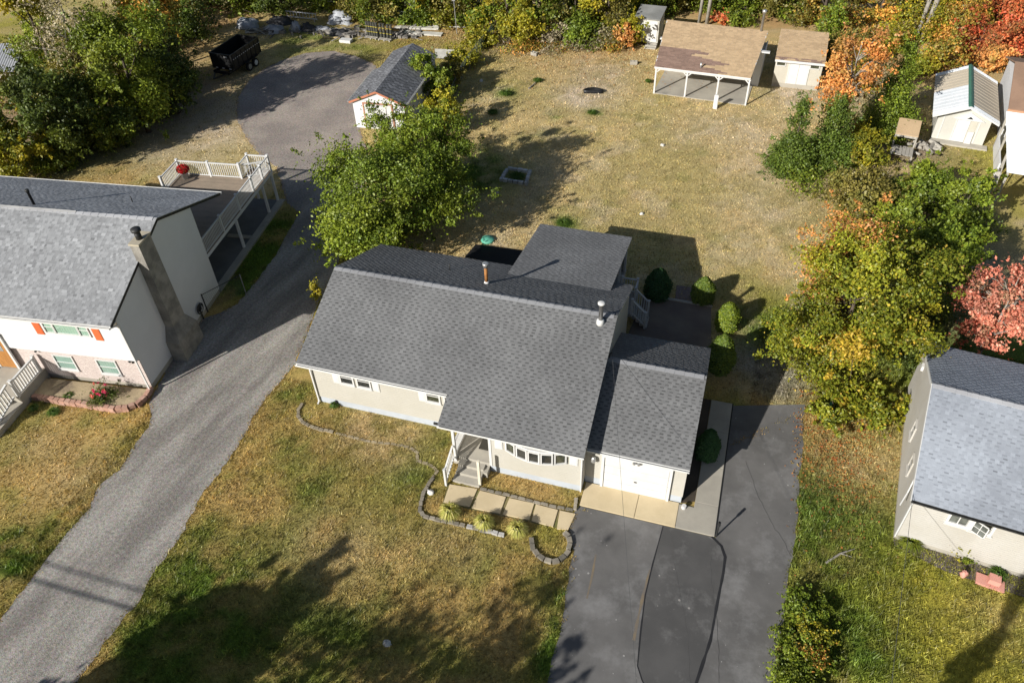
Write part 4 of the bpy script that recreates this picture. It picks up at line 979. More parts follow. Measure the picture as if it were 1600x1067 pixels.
MB().tube([(-.08, .8, 2.9), (-.1, .7, 2.2), (-.3, .1, 2.0)], .03, 6).build('loose_gutter', whitep, RH)
struct(MB().prism([to_world(RH, p)[:2] for p in ((.0, -.01, 0), (.1, -.35, 0), (2, -.8, 0), (4, -.85, 0), (11, -.9, 0), (11, -.01, 0))], -.04, .02).build('planting_bed', M('grey_mulch', (.15, .125, .11), (.09, .075, .07), var=.5, big=2, fine=18, bump=.8)))

# ================================================================== brown-roofed open shed at the back
tanroof = M('tan_shingle', (.50, .36, .215), (.45, .32, .19), var=.22, big=.9, fine=22, rough=.95, bump=.4, attr=True, objcol=True)
BS = thing('pole_shed', 'open pole shed with tan shingle roof and white posts behind the lawn', 'shed', (10.28, 37.44, 0), R(-3.5))
def LB(p): m = Matrix.Rotation(-R(-3.5), 4, 'Z') @ Matrix.Translation(-BS.location); v = m @ Vector((*p, 0)) if len(p) == 2 else m @ Vector(p); return tuple(v)
c4 = [LB((10.20, 37.25)), LB((17.51, 36.80)), LB((18.19, 42.99)), LB((10.05, 43.61))]
zs = [2.25, 2.25, 3.5, 3.5]
rfb = MB().prism([c[:2] for c in c4], [z - .12 for z in zs], zs).build('roof', whitep, BS)
# shingles, the lower left area darker where moss-brown replacement shingles lie
def trap_field(roof, a, b, c, d, za, zc, expo, mat, dark_fn=None):
    a, b, c, d = (np.array((*p[:2], z)) for p, z in ((a, za), (b, za), (c, zc), (d, zc)))
    run = np.linalg.norm((d + c) / 2 - (a + b) / 2); nc = int(run / expo)
    V = []; F = []; Cc = []
    en = np.cross(b - a, d - a); en /= np.linalg.norm(en)
    for k in range(nc):
        t0, t1 = k / nc, (k + 1) / nc; l0, r0 = a + (d - a) * t0, b + (c - b) * t0; l1, r1 = a + (d - a) * t1, b + (c - b) * t1
        L = np.linalg.norm(r0 - l0); s = -random.random() * .3
        while s < L:
            w = random.uniform(.25, .36); f0, f1 = max(s / L, 0), min((s + w - .01) / L, 1); s += w
            if f1 - f0 < .01: continue
            z = .012 + random.uniform(0, .002); q = [l0 + (r0 - l0) * f0 + en * (z + .003), l0 + (r0 - l0) * f1 + en * (z + .003), l1 + (r1 - l1) * f1 + en * z, l1 + (r1 - l1) * f0 + en * z]
            o = len(V); V += q + [p - en * (z + .02) for p in q]; F += [(o, o + 1, o + 2, o + 3), (o, o + 4, o + 5, o + 1), (o + 1, o + 5, o + 6, o + 2), (o + 3, o + 2, o + 6, o + 7), (o, o + 3, o + 7, o + 4)]
            cc = np.array((1., 1., 1.)) * random.uniform(.86, 1.12)
            if dark_fn and dark_fn((f0 + f1) / 2, (t0 + t1) / 2): cc = np.array((.52, .48, .62)) * random.uniform(.85, 1.2)
            Cc += [cc] * 8
    o = npmesh('shingles', np.array(V), np.array(F), mat, np.array(Cc), roof, 'stuff'); o.color = (0, 0, 0, 1); return o
trap_field(rfb, c4[0], c4[1], c4[2], c4[3], 2.25, 3.5, .16, tanroof, lambda f, t: t < .42 and f < .62 - .25 * abs(t - .15) + .12 * math.sin(t * 37) + random.uniform(-.03, .03) - (.16 if t > .3 else 0))
slb = MB().box(.0, 7.25, -.05, 4.3, -.1, .06).build('slab', greyconc, BS)
for xx in (.06, 2.5, 4.92, 7.2):
    p = MB().box(xx - .06, xx + .06, -.06, .06, 0, 2.12).build('post', whitep, BS)
    MB().bar((xx, 0, 1.72), (xx + (.42 if xx < 7 else -.42), 0, 2.10), .06, .07).build('brace', whitep, p)
    if 1 < xx < 7: MB().bar((xx, .003, 1.72), (xx - .42, .003, 2.10), .06, .07).build('brace', whitep, p)
MB().box(-.05, 7.30, -.08, .08, 2.0, 2.12).build('beam', whitep, BS)
MB().box(.1, 7.6, 4.3, 6.0, 0, 2.6).build('wall', M('tan_siding', (.58, .53, .42), (.52, .47, .37), var=.05, rough=.7), BS)
MB().box(7.605, 7.68, 3.6, 6.0, 0, 2.7).box(7.1, 7.604, 3.6, 4.296, 0, 2.7).build('side_wall', whites, BS)
MB().box(7.2, 8.1, 3.3, 3.6, 2.82, 2.92).build('eave_board', whitep, BS); MB().box(-.55, .0, 3.6, 3.9, 2.86, 2.96).build('eave_board', whitep, BS)
MB().lathe([(.07, 0), (.07, .45)], 10).build('vent_pipe', metal_l, BS, True, (3.4, .35, 2.3))
MB().lathe([(.10, 0), (.10, 1.6), (.18, 1.62), (.18, 1.8), (.1, 1.85)], 10).build('stove_pipe', metal_l, BS, True, (7.0, 5.9, 3.3))
tag(MB().box(-.16, .16, -.06, .06, 0, 1.1).box(-.13, .13, -.08, .08, 0, .9).build('board', whitep, None, loc=G(1117, 170), rz=R(-10)), 'white board standing upright at the open shed front', 'board')

# small tan shed with double door
SS = thing('garden_shed', 'small tan shed with white double door and two high windows', 'shed', (18.96, 40.87, 0), R(-1.0))
tansd = M('pale_tan_siding', (.50, .47, .40), (.46, .43, .36), var=.05, rough=.7)
MB().extx([(0, .35), (0, 2.25), (3.7, 2.95), (3.7, .35)], .2, 3.72).build('wall', tansd, SS)
MB().box(.22, 3.70, .02, 3.68, -.05, .348).build('base', greyconc, SS)
sr = MB().extx([(-.3, 2.28), (4.0, 3.06), (4.0, 2.96), (-.3, 2.18)], .12, 3.82).build('roof', whitep, SS)
ev_, en_, rn_ = slope_basis(-.3, 2.28, 4.0, 3.06)
trap_field(sr, (.11, -.31), (3.83, -.31), (3.83, 4.0), (.11, 4.0), 2.28, 3.06, .15, tanroof, lambda f, t: t < .12 and random.random() < .5)
MB().box(.12, 3.82, -.335, -.305, 2.13, 2.30).build('fascia', whitep, SS)
for xx in (1.30, 2.02): MB().box(xx, xx + .70, -.04, -.002, .36, 2.02).build('door', whitep, SS)
MB().box(1.22, 1.295, -.06, -.002, .36, 2.10).box(2.725, 2.80, -.06, -.002, .36, 2.10).box(1.22, 2.80, -.062, -.002, 2.102, 2.16).build('door_frame', whitep, SS)
for xx in (.62, 3.15): window(SS, (xx, 0, 1.88), .62, .26, glass=oglass, fr=.05, sill=False)

# old leaning white shed behind
OS = thing('old_shed', 'weathered white shed overgrown by vines left of the tan shed roof', 'shed', (7.0, 46.7, 0), R(-3))
MB().box(0, 2.1, 0, 2.2, .3, 2.35).build('wall', M('peeling_white', (.62, .60, .54), (.42, .40, .35), var=.2, big=2, fine=14, rough=.9, dirt=((.30, .28, .22), 1.2, .56, .75)), OS)
MB().extx([(-.15, 2.30), (2.4, 2.55), (2.4, 2.63), (-.15, 2.38)], -.1, 2.2).build('roof', M('grey_roofing', (.28, .28, .27), (.20, .20, .19), var=.2), OS)
MB().box(1.25, 1.98, -.05, -.002, .4, 2.15).build('door', whitep, OS); window(OS, (.55, 0, 1.6), .5, .5, panes=(2, 2), fr=.05)
for i in range(3): MB().box(1.1, 2.1, -.75 + i * .25, -.52 + i * .25, 0, .12 + i * .11).build('step', woodgrey, OS)
for xx in (.1, 2.0): MB().box(xx - .1, xx + .1, .1, .3, -.05, .3).box(xx - .1, xx + .1, 1.9, 2.1, -.05, .3).build('pier', greyconc, OS)

# white garden shed with dark shingle roof and orange rake trim
GSH = thing('garden_shed', 'white shed with dark grey gable roof and orange trim, half hidden by vines', 'shed', (-10.42, 26.35, 0), R(0))
a_sh = math.atan2(26.62 - 26.25, -5.85 + 9.95); GSH.rotation_euler = (0, 0, R(4.5))
W_, L_ = 4.0, 8.6
MB().exty([(0, 0.1), (W_, 0.1), (W_, 2.15), (W_ / 2, 3.0), (0, 2.15)], 0, 5.4).build('wall', whites, GSH)
MB().exty([(.45, 0.1), (W_ - .2, .1), (W_ - .2, 2.15), (W_ / 2, 2.9), (.45, 2.2)], 5.4, L_).build('rear_wall', whites, GSH)
for s, yy0, yy1, xl, xr in ((0, -.15, 5.5, -.2, W_ + .2), (1, 5.5, L_ + .1, .25, W_ - .0)):
    xm = W_ / 2; zr = 3.16; sl = .42
    rs = MB().exty([(xl, zr - (xm - xl) * sl), (xm, zr), (xr, zr - (xr - xm) * sl), (xr, zr - (xr - xm) * sl - .09), (xm, zr - .09), (xl, zr - (xm - xl) * sl - .09)], yy0, yy1).build('roof', whitep, GSH)
    for sx, xe in ((1, xl), (-1, xr)):
        dvec = np.array([xm - xe, 0, (xm - xe) * sx * sl]); rn = np.linalg.norm(dvec); ev_ = dvec / rn; eu_ = np.array([0, 1, 0.]); en_ = np.cross(eu_, ev_) if sx < 0 else np.cross(ev_, eu_)
        if en_[2] < 0: en_ = -en_
        shingle_field(rs, (xe, yy0, zr - abs(xm - xe) * sl), eu_, ev_, en_, yy1 - yy0, rn, .17, tooth=(.2, .32), gap=(.10, .2), jit=.18, dark=.5, tone=(.85, .86, .9), style='lam')
MB().bar((-.22, -.17, 2.17), (W_ / 2, -.17, 3.10), .03, .14).bar((W_ / 2, -.17, 3.10), (W_ + .22, -.17, 2.17), .03, .14).build('rake_trim', M('faded_orange_trim', (.50, .19, .10), (.42, .17, .10), var=.1), GSH)
MB().box(.9, 3.0, -.05, -.002, .15, 2.05).build('door', whitep, GSH)
MB().box(.78, .88, -.07, -.002, .1, 2.1).box(3.02, 3.12, -.07, -.002, .1, 2.1).box(.78, 3.12, -.072, -.002, 2.102, 2.2).build('door_frame', M('rust_trim', (.45, .22, .14), var=.15), GSH)
gutter(GSH, (W_ + .21, -.1, 2.26), (W_ + .21, 5.4, 2.26), whitep); gutter(GSH, (-.21, 5.4, 2.26), (-.21, -.1, 2.26), whitep)

# shed with metal roof sheets at the upper right
MS = thing('workshop', 'white gabled workshop with pale metal roof and green ridge strip', 'shed', (30.52, 34.76, 0), R(-6.0))
vin = M('pale_vinyl', (.52, .505, .455), (.47, .455, .405), var=.05, rough=.6)
MB().exty([(0, .1), (3.3, .1), (3.3, 2.0), (1.65, 2.75), (0, 2.0)], 0, 6.2).build('wall', vin, MS)
MB().box(-.05, 3.6, -.6, -.004, -.05, .12).build('apron', concr, MS)
whm = M('white_metal_sheet', (.74, .76, .78), (.64, .67, .70), var=.05, big=.8, rough=.4, bump=.04); tam = M('tan_metal_sheet', (.53, .46, .36), (.49, .425, .33), var=.06, rough=.5); grm = M('green_metal', (.06, .17, .12), (.05, .14, .10), var=.1, rough=.45)
xm, zr, sl = 1.65, 2.95, .46
for s in (-1, 1):
    for j, (ya, yb, mt) in enumerate(((-.5, .0, whm), (.002, 3.2, whm if s < 0 else tam), (3.202, 6.1, tam), (6.102, 6.6, whm))):
        a = (xm + s * .0, zr); b = (xm + s * 2.1, zr - 2.1 * sl)
        pn = MB().exty([a, b, (b[0], b[1] - .05), (a[0], a[1] - .05)], ya, yb)
        for i in range(6):
            f = (i + .5) / 6; yy = ya + (yb - ya) * f; pn.bar((a[0], yy, a[1] + .012), (b[0], yy, b[1] + .012), .02, .012)
        pn.build('roof_sheet', mt, MS)
MB().exty([(xm - .16, zr - .02), (xm, zr + .06), (xm + .16, zr - .02), (xm, zr + .03)], -.52, 6.62).build('ridge_strip', grm, MS)
MB().exty([(-.42, 2.0), (xm, 2.94), (3.72, 2.0), (3.72, 1.86), (xm, 2.80), (-.42, 1.86)], -.55, -.502).build('rake_board', whitep, MS)
MB().exty([(.95, 1.78), (xm + .3, 2.30), (2.95, 1.78)], -.10, -.004).build('pediment', whitep, MS)
MB().exty([(xm + .1, 1.9), (xm + .3, 2.06), (xm + .5, 1.9)], -.112, -.10).build('fan_light', dglass, MS)
MB().box(1.25, 2.05, -.05, -.003, .15, 1.74).build('door', whitep, MS); MB().box(2.07, 2.5, -.03, -.003, .15, 1.74).build('door_side', tansd, MS); MB().box(2.1, 2.5, -.12, -.06, .1, 1.0).build('leaning_panel', whitep, MS)
for xx in (.35, 1.17, 2.62): MB().box(xx, xx + .06, -.035, -.003, .15, 1.95).build('trim', whitep, MS)
# neighbour building with brown roof and corrugated porch roof at the right edge
NB = thing('outbuilding', 'white outbuilding with brown roof and corrugated porch roof at right edge', 'building', (33.70, 27.2, 0), R(-6.5))
brr = M('brown_roofing', (.30, .19, .13), (.25, .16, .11), var=.15, big=.8, rough=.9)
MB().box(0.3, 6, 8.2, 16.5, 0, 2.6).build('wall', whites, NB)
MB().extx([(7.7, 2.75), (12.2, 4.2), (16.8, 2.75), (16.8, 2.65), (12.2, 4.1), (7.7, 2.65)], 0.0, 6.2).build('roof', brr, NB)
MB().box(-.02, 6.2, 7.62, 7.69, 2.55, 2.72).build('fascia', M('peach_trim', (.62, .34, .20), var=.08), NB)
cm = MB(); ncor = 46
for i in range(ncor):
    y0 = -.3 + 7.8 * i / ncor; y1 = -.3 + 7.8 * (i + 1) / ncor; za = 2.25 + .35 * i / ncor; cm.add([(-.1, y0, za), (5, y0, za), (5, (y0 + y1) / 2, za + .07), (-.1, (y0 + y1) / 2, za + .07), (5, y1, za + .01), (-.1, y1, za + .01)], [(0, 1, 2, 3), (3, 2, 4, 5)])
cm.build('porch_roof', whm, NB)
for yy in (0, 2.5, 5.0, 7.3): MB().box(.0, .12, yy, yy + .12, 0, 2.25 + .045 * yy).build('post', woodgrey, NB)
MB().box(.0, .10, 3.2, 7.5, 0, 1.0).build('half_wall', whites, NB)
MB().bar((-.3, -.2, .9), (.05, 2.3, 2.0), .06, .05).bar((-.4, .8, .1), (-.1, 1.6, 1.2), .3, .04).build('leaning_board', woodgrey, NB)
# low lean-to among the shrubs
LT = thing('lean_to', 'low plank lean-to with tan roof among the shrubs', 'shed', G(1388, 246), R(-8))
MB().extx([(1.0, 1.35), (2.6, 1.75), (2.6, 1.68), (1.0, 1.28)], 0, 1.45).build('roof', tanroof, LT).color = (1, 1, 1, 1)
MB().box(0, 1.4, 1.02, 1.06, 1.12, 1.36).build('front_board', woodgrey, LT)
for i in range(6): MB().box(.02 + i * .235, .235 + i * .235, -.3, .99, .45 + (i % 2) * .02, .49 + (i % 2) * .02).build('plank', woodgrey, LT)
for xx in (.05, 1.38): MB().box(xx - .05, xx + .05, .98, 1.08, 0, 1.3).box(xx - .05, xx + .05, 2.4, 2.5, 0, 1.65).box(xx - .05, xx + .05, -.3, -.2, 0, .45).build('post', woodgrey, LT)
wp = thing('wood_pile', 'heap of old logs and boards beside the low lean-to', 'wood pile', G(1440, 238))
for i in range(14):
    a = random.uniform(0, 3.1); x, y = random.uniform(-.7, .9), random.uniform(-.6, .6); z = .12 + random.uniform(0, .3); L = random.uniform(.3, .6)
    MB().tube([(x - L * math.cos(a), y - L * math.sin(a), z), (x + L * math.cos(a), y + L * math.sin(a), z + random.uniform(-.05, .1))], random.uniform(.08, .16), 8).build('log', [palebark, woodgrey, bark][i % 3], wp)

MR = thing('small_barn', 'grey corrugated metal roof half hidden in the trees at the left edge', 'shed', G(2, 140), R(20))
MB().box(-2.4, 1.6, 0, 3, 0, 1.7).build('wall', woodgrey, MR)
cm = MB()
for i in range(22):
    x0 = -2.7 + 4.6 * i / 22; x1 = x0 + 4.6 / 22; cm.add([(x0, -.4, 1.6), ((x0 + x1) / 2, -.4, 1.65), (x1, -.4, 1.6), (x0, 3.3, 2.6), ((x0 + x1) / 2, 3.3, 2.65), (x1, 3.3, 2.6)], [(0, 1, 4, 3), (1, 2, 5, 4)])
cm.build('roof', M('grey_corrugated', (.42, .43, .45), (.34, .35, .37), var=.1, rough=.5), MR)
# ================================================================== black dump trailer
TR = thing('dump_trailer', 'black tandem-axle dump trailer parked beside the trees', 'trailer', (-26.5, 31.85, 0), R(-3))
blk = M('black_enamel', (.010, .010, .011), (.018, .018, .018), var=.2, big=2, rough=.4, bump=.03)
L0, L1, Wt = 0.2, 4.3, 2.15
bm_ = MB()
bm_.box(0, .06, L0, L1, .75, 2.0).box(Wt - .06, Wt, L0, L1, .75, 2.0).box(.06, Wt - .06, L0, L0 + .06, .75, 2.0).box(.06, Wt - .06, L1 - .06, L1, .75, 2.0).box(.06, Wt - .06, L0 + .06, L1 - .06, .75, .82)
bm_.build('bed', blk, TR)
MB().box(-.03, Wt + .03, L0 - .02, L0 + .07, 1.98, 2.06).box(-.03, .07, L0 + .07, L1, 1.98, 2.06).box(Wt - .07, Wt + .03, L0 + .07, L1, 1.98, 2.06).box(.07, Wt - .07, L1 - .05, L1 + .02, 1.98, 2.06).build('rim', blk, TR)
for i in range(7): MB().box(Wt, Wt + .04, L0 + .15 + i * .63, L0 + .23 + i * .63, .78, 1.97).build('stake', blk, TR)
MB().box(.3, .45, -.2, L1, .5, .72).box(Wt - .45, Wt - .3, -.2, L1, .5, .72).box(.3, Wt - .3, -.2, -.05, .5, .72).build('chassis', blk, TR)
MB().bar((.4, -.1, .6), (Wt / 2, -1.3, .55), .1, .12).bar((Wt - .4, -.1, .6), (Wt / 2, -1.3, .55), .1, .12).build('drawbar', blk, TR)
refl = M('reflective_tape', (.75, .72, .70), var=.1, rough=.4)
for i in range(14): MB().box(Wt + .041, Wt + .05, L0 + .15 + i * .29, L0 + .28 + i * .29, 1.60, 1.65).build('reflector', refl, TR)
for xx in (.35, 1.0, 1.7): MB().box(xx, xx + .2, L0 - .03, L0 - .004, .80, .88).build('reflector', refl, TR)
MB().box(1.45, 1.75, L0 - .03, L0 - .004, 1.78, 1.90).build('placard', refl, TR)
tyre = M('tyre_rubber', (.02, .02, .02), var=.2, rough=.9)
for yy in (2.05, 2.95):
    for xx, sg in ((Wt + .12, 1), (-.12, -1)):
        w = MB().tube([(xx - .11, yy, .37), (xx + .11, yy, .37)], .37, 18).build('wheel', tyre, TR)
        MB().tube([(xx + sg * .11, yy, .37), (xx + sg * .125, yy, .37)], .22, 14).build('rim', whitep if yy > 2.5 else metal_l, w)
    MB().box(Wt, Wt + .26, yy - .5, yy + .45, .80, .84).build('mudguard', blk, TR)

# ================================================================== scrap along the back of the gravel lot
def tz(pts): return pts
alum = M('aluminium', (.70, .71, .72), (.58, .59, .60), var=.08, rough=.35, metal=.4)
p0, p1 = G(449, 31, .0), G(497, 36, .0)
ld = thing('ladder', 'aluminium ladder lying on its edge at the back of the lot', 'ladder', p0, math.atan2(p1[1] - p0[1], p1[0] - p0[0])); LL = math.hypot(p1[0] - p0[0], p1[1] - p0[1])
MB().box(0, LL, -.03, .03, .28, .36).box(0, LL, -.03, .03, .78, .86).build('rail', alum, ld)
for i in range(10): MB().box(.12 + i * (LL - .24) / 9 - .02, .12 + i * (LL - .24) / 9 + .02, -.02, .02, .36, .78).build('rung', alum, ld)
MB().box(.3, .4, -.05, .05, 0, .28).box(LL - .4, LL - .3, -.05, .05, 0, .28).build('rest', woodgrey, ld)
def blob(name, label, cat, px, sx, sy, sz, mat, seed=1, group=None):
    rg = np.random.default_rng(seed); mb = MB(); n, m = 12, 7; o = 0
    for j in range(m):
        ph = j / (m - 1) * math.pi / 2
        for k in range(n):
            t = 2 * math.pi * k / n; f = 1 + rg.normal(0, .14)
            mb.v.append((sx * math.cos(ph) * math.cos(t) * f, sy * math.cos(ph) * math.sin(t) * f, max(0, sz * math.sin(ph) * f)))
    for j in range(m - 1):
        for k in range(n): mb.f.append((j * n + k, j * n + (k + 1) % n, (j + 1) * n + (k + 1) % n, (j + 1) * n + k))
    mb.f.append(tuple(range((m - 1) * n, m * n)))
    o = mb.build(name, mat, None, True, G(*px)); tag(o, label, cat, group); return o
tarp = M('white_tarp', (.40, .415, .44), (.28, .29, .31), var=.12, big=2.5, fine=8, rough=.6, bump=.6, bscale=5); dktarp = M('dark_tarp', (.05, .05, .055), (.03, .03, .03), var=.3, big=2, fine=8, rough=.6, bump=.6, bscale=6)
blob('tarp_bundle', 'large pale grey plastic bundle behind the black trailer', 'tarp', (388, 42), 1.2, .9, .75, tarp, 2)
blob('tarp_bundle', 'white plastic bag heap in the middle of the scrap row', 'tarp', (429, 49), 1.1, .7, .55, tarp, 3)
blob('tarp_bundle', 'upright white sack left of the dark sheets', 'sack', (463, 47), .5, .45, .75, tarp, 4)
blob('tarp_bundle', 'grey folded sheet right of the dark heap', 'tarp', (505, 48), 1.3, .6, .35, tarp, 5)
blob('dark_heap', 'dark heap of sheeting behind the white sack', 'scrap', (440, 36), 1.4, .8, .55, dktarp, 6)
blob('dark_heap', 'black plastic heap in front of the stacked white bags', 'scrap', (528, 54), 1.1, .6, .45, dktarp, 7)
blob('dark_heap', 'dark crumpled sheeting between the sack and the grey sheet', 'scrap', (482, 47), .8, .6, .6, dktarp, 8)
for i, (u, v, z) in enumerate(((523, 37, 0), (540, 37, 0), (526, 37, .38), (541, 36, .38), (533, 36, .74))):
    o = blob('white_bag', ['lower left white bag in the stacked pile by the fence', 'lower right white bag in the stacked pile by the fence', 'middle left white bag in the stacked pile by the fence', 'middle right white bag in the stacked pile by the fence', 'topmost white bag of the stacked pile by the fence'][i], 'bag', (u, v), .75, .5, .42, tarp, 10 + i, 'stacked white bags'); o.location.z = z
# bundled dark rolls standing on two pallets
for j, (u, v, nn) in enumerate(((583, 59, 5), (604, 62, 4))):
    base = G(u, v); pl = thing('pallet', ['left pallet carrying bundled dark rolls with yellow bands', 'right pallet carrying dark rolls leaning together'][j], 'pallet', base, R(-6), 'pallets of dark rolls')
    for i in range(4): MB().box(-.62, .62, -.5 + i * .27, -.36 + i * .27, .12, .15).build('board', woodgrey, pl)
    for i in range(3): MB().box(-.6 + i * .56, -.5 + i * .56, -.5, .45, 0, .118).build('bearer', woodgrey, pl)
    rollm = M('dark_roll', (.075, .075, .06), (.05, .05, .045), var=.3, big=6, fine=30, rough=.9); yb = M('yellow_band', (.50, .42, .05), var=.1)
    for i in range(nn):
        xx = -.5 + i * (1.0 / (nn - 1)); tl = .0 if j == 0 else (.12 if i > 1 else 0)
        nm = ['first', 'second', 'third', 'fourth', 'fifth'][i]
        o = thing('plastic_roll', '%s dark roll from the left on the %s pallet' % (nm, ['left', 'right'][j]), 'roll', (base[0] + xx, base[1] - .1 * xx, .15), 0, 'dark rolls on pallets')
        MB().tube([(0, 0, 0), (tl, 0, 1.25)], .12, 12).build('roll', rollm, o)
        MB().tube([(tl * .3, 0, .38), (tl * .34, 0, .43)], .125, 12).tube([(tl * .68, 0, .85), (tl * .72, 0, .90)], .125, 12).build('band', yb, o)
def plank(label, a, b, w, h, mat, z=.05):
    A, B = G(*a), G(*b); o = MB().box(0, math.hypot(B[0] - A[0], B[1] - A[1]), -w / 2, w / 2, 0, h).build('plank', mat, None, loc=(A[0], A[1], z), rz=math.atan2(B[1] - A[1], B[0] - A[0])); return tag(o, label, 'plank')
palew = M('pale_plank', (.58, .56, .50), (.46, .44, .39), var=.15, big=2, rough=.85)
plank('wide pale plank lying right of the pallets, nearest the shed', (632, 52), (691, 56), .75, .10, palew)
plank('long narrow plank bundle behind the wide pale plank', (618, 45), (686, 47), .5, .16, palew)
plank('thin white plank at the far end of the plank row', (669, 41), (728, 44), .3, .08, palew)
plank('thin yellowish timber lying in front of the black heap', (505, 60), (532, 61), .15, .10, M('raw_timber', (.55, .42, .22), var=.12))
plank('grey board frame leaning by the pale plastic bundle', (384, 52), (404, 50), .9, .08, woodgrey, .1)
tag(MB().box(-.55, .55, -.3, .3, 0, .25).box(-.5, .5, -.305, -.301, .05, .2).build('white_box', whitep, None, loc=G(541, 66)), 'flat white box on the grass in front of the pallets', 'box')
tag(MB().box(-.9, .9, -.6, .6, 0, .03).build('plywood_sheet', palew, None, loc=(*G(696, 91)[:2], .35), rz=R(20)), 'pale plywood sheet lying beside the vines', 'plywood')
bpy.data.objects['plywood_sheet'].rotation_euler = (R(16), R(6), R(20))
lp = thing('lamp_post', 'thin grey post with a small lamp at the back of the lot', 'lamp post', G(714, 54))
MB().tube([(0, 0, -.1), (-.05, 0, 3.0)], .045, 8).build('pole', metal_l, lp); MB().box(-.22, .08, -.08, .08, 3.0, 3.1).build('lamp_head', metal_l, lp)
# chain-link fences
wire = M('green_wire', (.10, .15, .12), (.08, .11, .09), var=.1, rough=.5, metal=.2); gpost = M('fence_post', (.20, .22, .20), (.14, .15, .14), var=.15, rough=.6)
def chainlink(label, pts, h, mat=wire, pitch=.16, w=.006):
    o = thing('chain_link_fence', label, 'fence', (*pts[0][:2], 0)); ox, oy = pts[0][:2]
    for a, b in zip(pts[:-1], pts[1:]):
        a = Vector((a[0] - ox, a[1] - oy, 0)); b = Vector((b[0] - ox, b[1] - oy, 0)); L = (b - a).length; d = (b - a) / L; n = max(1, round(L / 2.6))
        for i in range(n): MB().tube([a + d * (L * i / n) + Vector((0, 0, -.1)), a + d * (L * i / n) + Vector((0, 0, h + .04))], .028, 6).build('post', gpost, o)
        MB().tube([a + Vector((0, 0, h)), b + Vector((0, 0, h))], .02, 6).build('top_rail', gpost, o)
        mb = MB(); k = int(L / pitch)
        for i in range(-int(h / pitch), k + 1):
            for sgn in (1, -1):
                x0 = i * pitch if sgn > 0 else i * pitch + h; x1 = x0 + sgn * h; z0, z1 = 0.03, h
                if x1 < x0: x0, x1, z0, z1 = x1, x0, z1, z0
                c0, c1 = max(x0, 0), min(x1, L)
                if c1 - c0 < .05: continue
                za = z0 + (z1 - z0) * (c0 - x0) / (x1 - x0); zb = z0 + (z1 - z0) * (c1 - x0) / (x1 - x0)
                mb.bar(a + d * c0 + Vector((0, 0, za)), a + d * c1 + Vector((0, 0, zb)), w, w)
        m = mb.build('wire_mesh', mat, o)
    return o
chainlink('vine-covered chain-link fence between the gravel lot and the lawn', [G(698, 200), G(705, 165), G(722, 125), G(745, 92), G(775, 55)], 1.25)
chainlink('green chain-link fence under the trees behind the scrap', [G(500, 22), G(560, 28), G(640, 42)], 1.3)
gt = thing('chain_link_gate', 'short chain-link gate beside the white house patio', 'gate', to_world(WHL, (.05, 6.0, 0)), R(7.06) + R(55)); 
for xx in (0, 2.4): MB().tube([(xx, 0, -.1), (xx, 0, 1.3)], .03, 8).build('post', [metal_d, metal_l][xx > 1], gt)
MB().tube([(0, 0, 1.25), (2.4, 0, 1.25)], .02, 6).build('top_rail', metal_d, gt)
mb = MB()
for i in range(-8, 16):
    for sg in (1, -1):
        x0 = i * .15 if sg > 0 else i * .15 + 1.2; x1 = x0 + sg * 1.2; z0, z1 = .05, 1.25
        if x1 < x0: x0, x1, z0, z1 = x1, x0, z1, z0
        c0, c1 = max(0, x0), min(2.4, x1)
        if c1 - c0 > .05: mb.bar((c0, 0, z0 + (z1 - z0) * (c0 - x0) / 1.2), (c1, 0, z0 + (z1 - z0) * (c1 - x0) / 1.2), .006, .006)
mb.build('wire_mesh', wire, gt)
hr = thing('hose_reel', 'black garden hose looped on the white house side wall', 'hose', to_world(WHL, (.06, 5.4, 0)), R(97))
mb = MB()
for rr2, zz in ((.28, .75), (.31, .78), (.25, .72)): mb.tube([(rr2 * math.cos(t), -.06 - .02 * rr2, zz + rr2 * math.sin(t)) for t in np.linspace(0, 2 * math.pi, 17)], .022, 6, cap=False)
mb.build('hose', metal_d, hr); MB().box(-.12, .12, -.08, 0, .65, .9).box(-.04, .04, -.05, 0, 0, .65).build('bracket', metal_d, hr)

# ================================================================== garden edging, beds, planters
def edging(name, label, pts, size=(.27, .17, .12), cols=((.30, .265, .21), (.25, .225, .18), (.36, .32, .255)), courses=1, group=None, closed=False):
    P = dens([p[:2] for p in pts], .02); P = [np.array(p) for p in P]
    o = thing(name, label, 'garden edging', (*P[0], 0), 0, group); last = None; acc = 0; out = []
    me = MB().prism([(-size[0] / 2, -size[1] / 2), (size[0] / 2, -size[1] / 2), (size[0] * .43, size[1] / 2), (-size[0] * .43, size[1] / 2)], -.04, size[2]).mesh('block', stoneblk)
    d0 = 0; nxt = size[0] / 2
    for a, b in zip(P[:-1], P[1:]):
        l = np.linalg.norm(b - a)
        if d0 <= nxt < d0 + l:
            an = math.atan2((b - a)[1], (b - a)[0])
            for c in range(courses):
                q = inst(me, 'block', o, (a[0] - P[0][0] + random.uniform(-.015, .015), a[1] - P[0][1] + random.uniform(-.015, .015), c * (size[2] + .004)), an + random.uniform(-.07, .07))
                q.scale = (random.uniform(.93, 1.0), random.uniform(.92, 1.05), random.uniform(.9, 1.06) if c == courses - 1 else 1); cc = random.choice(cols); f = random.uniform(.8, 1.15); q.color = (cc[0] * f, cc[1] * f, cc[2] * f, 1)
            nxt += size[0] + .012
        d0 += l
    return o
zl = lambda pts: [G(440 + x / 6.154, 600 + y / 6.154) for x, y in pts]
zf4 = lambda pts: [G(550 + x / 4, 650 + y / 4) for x, y in pts]
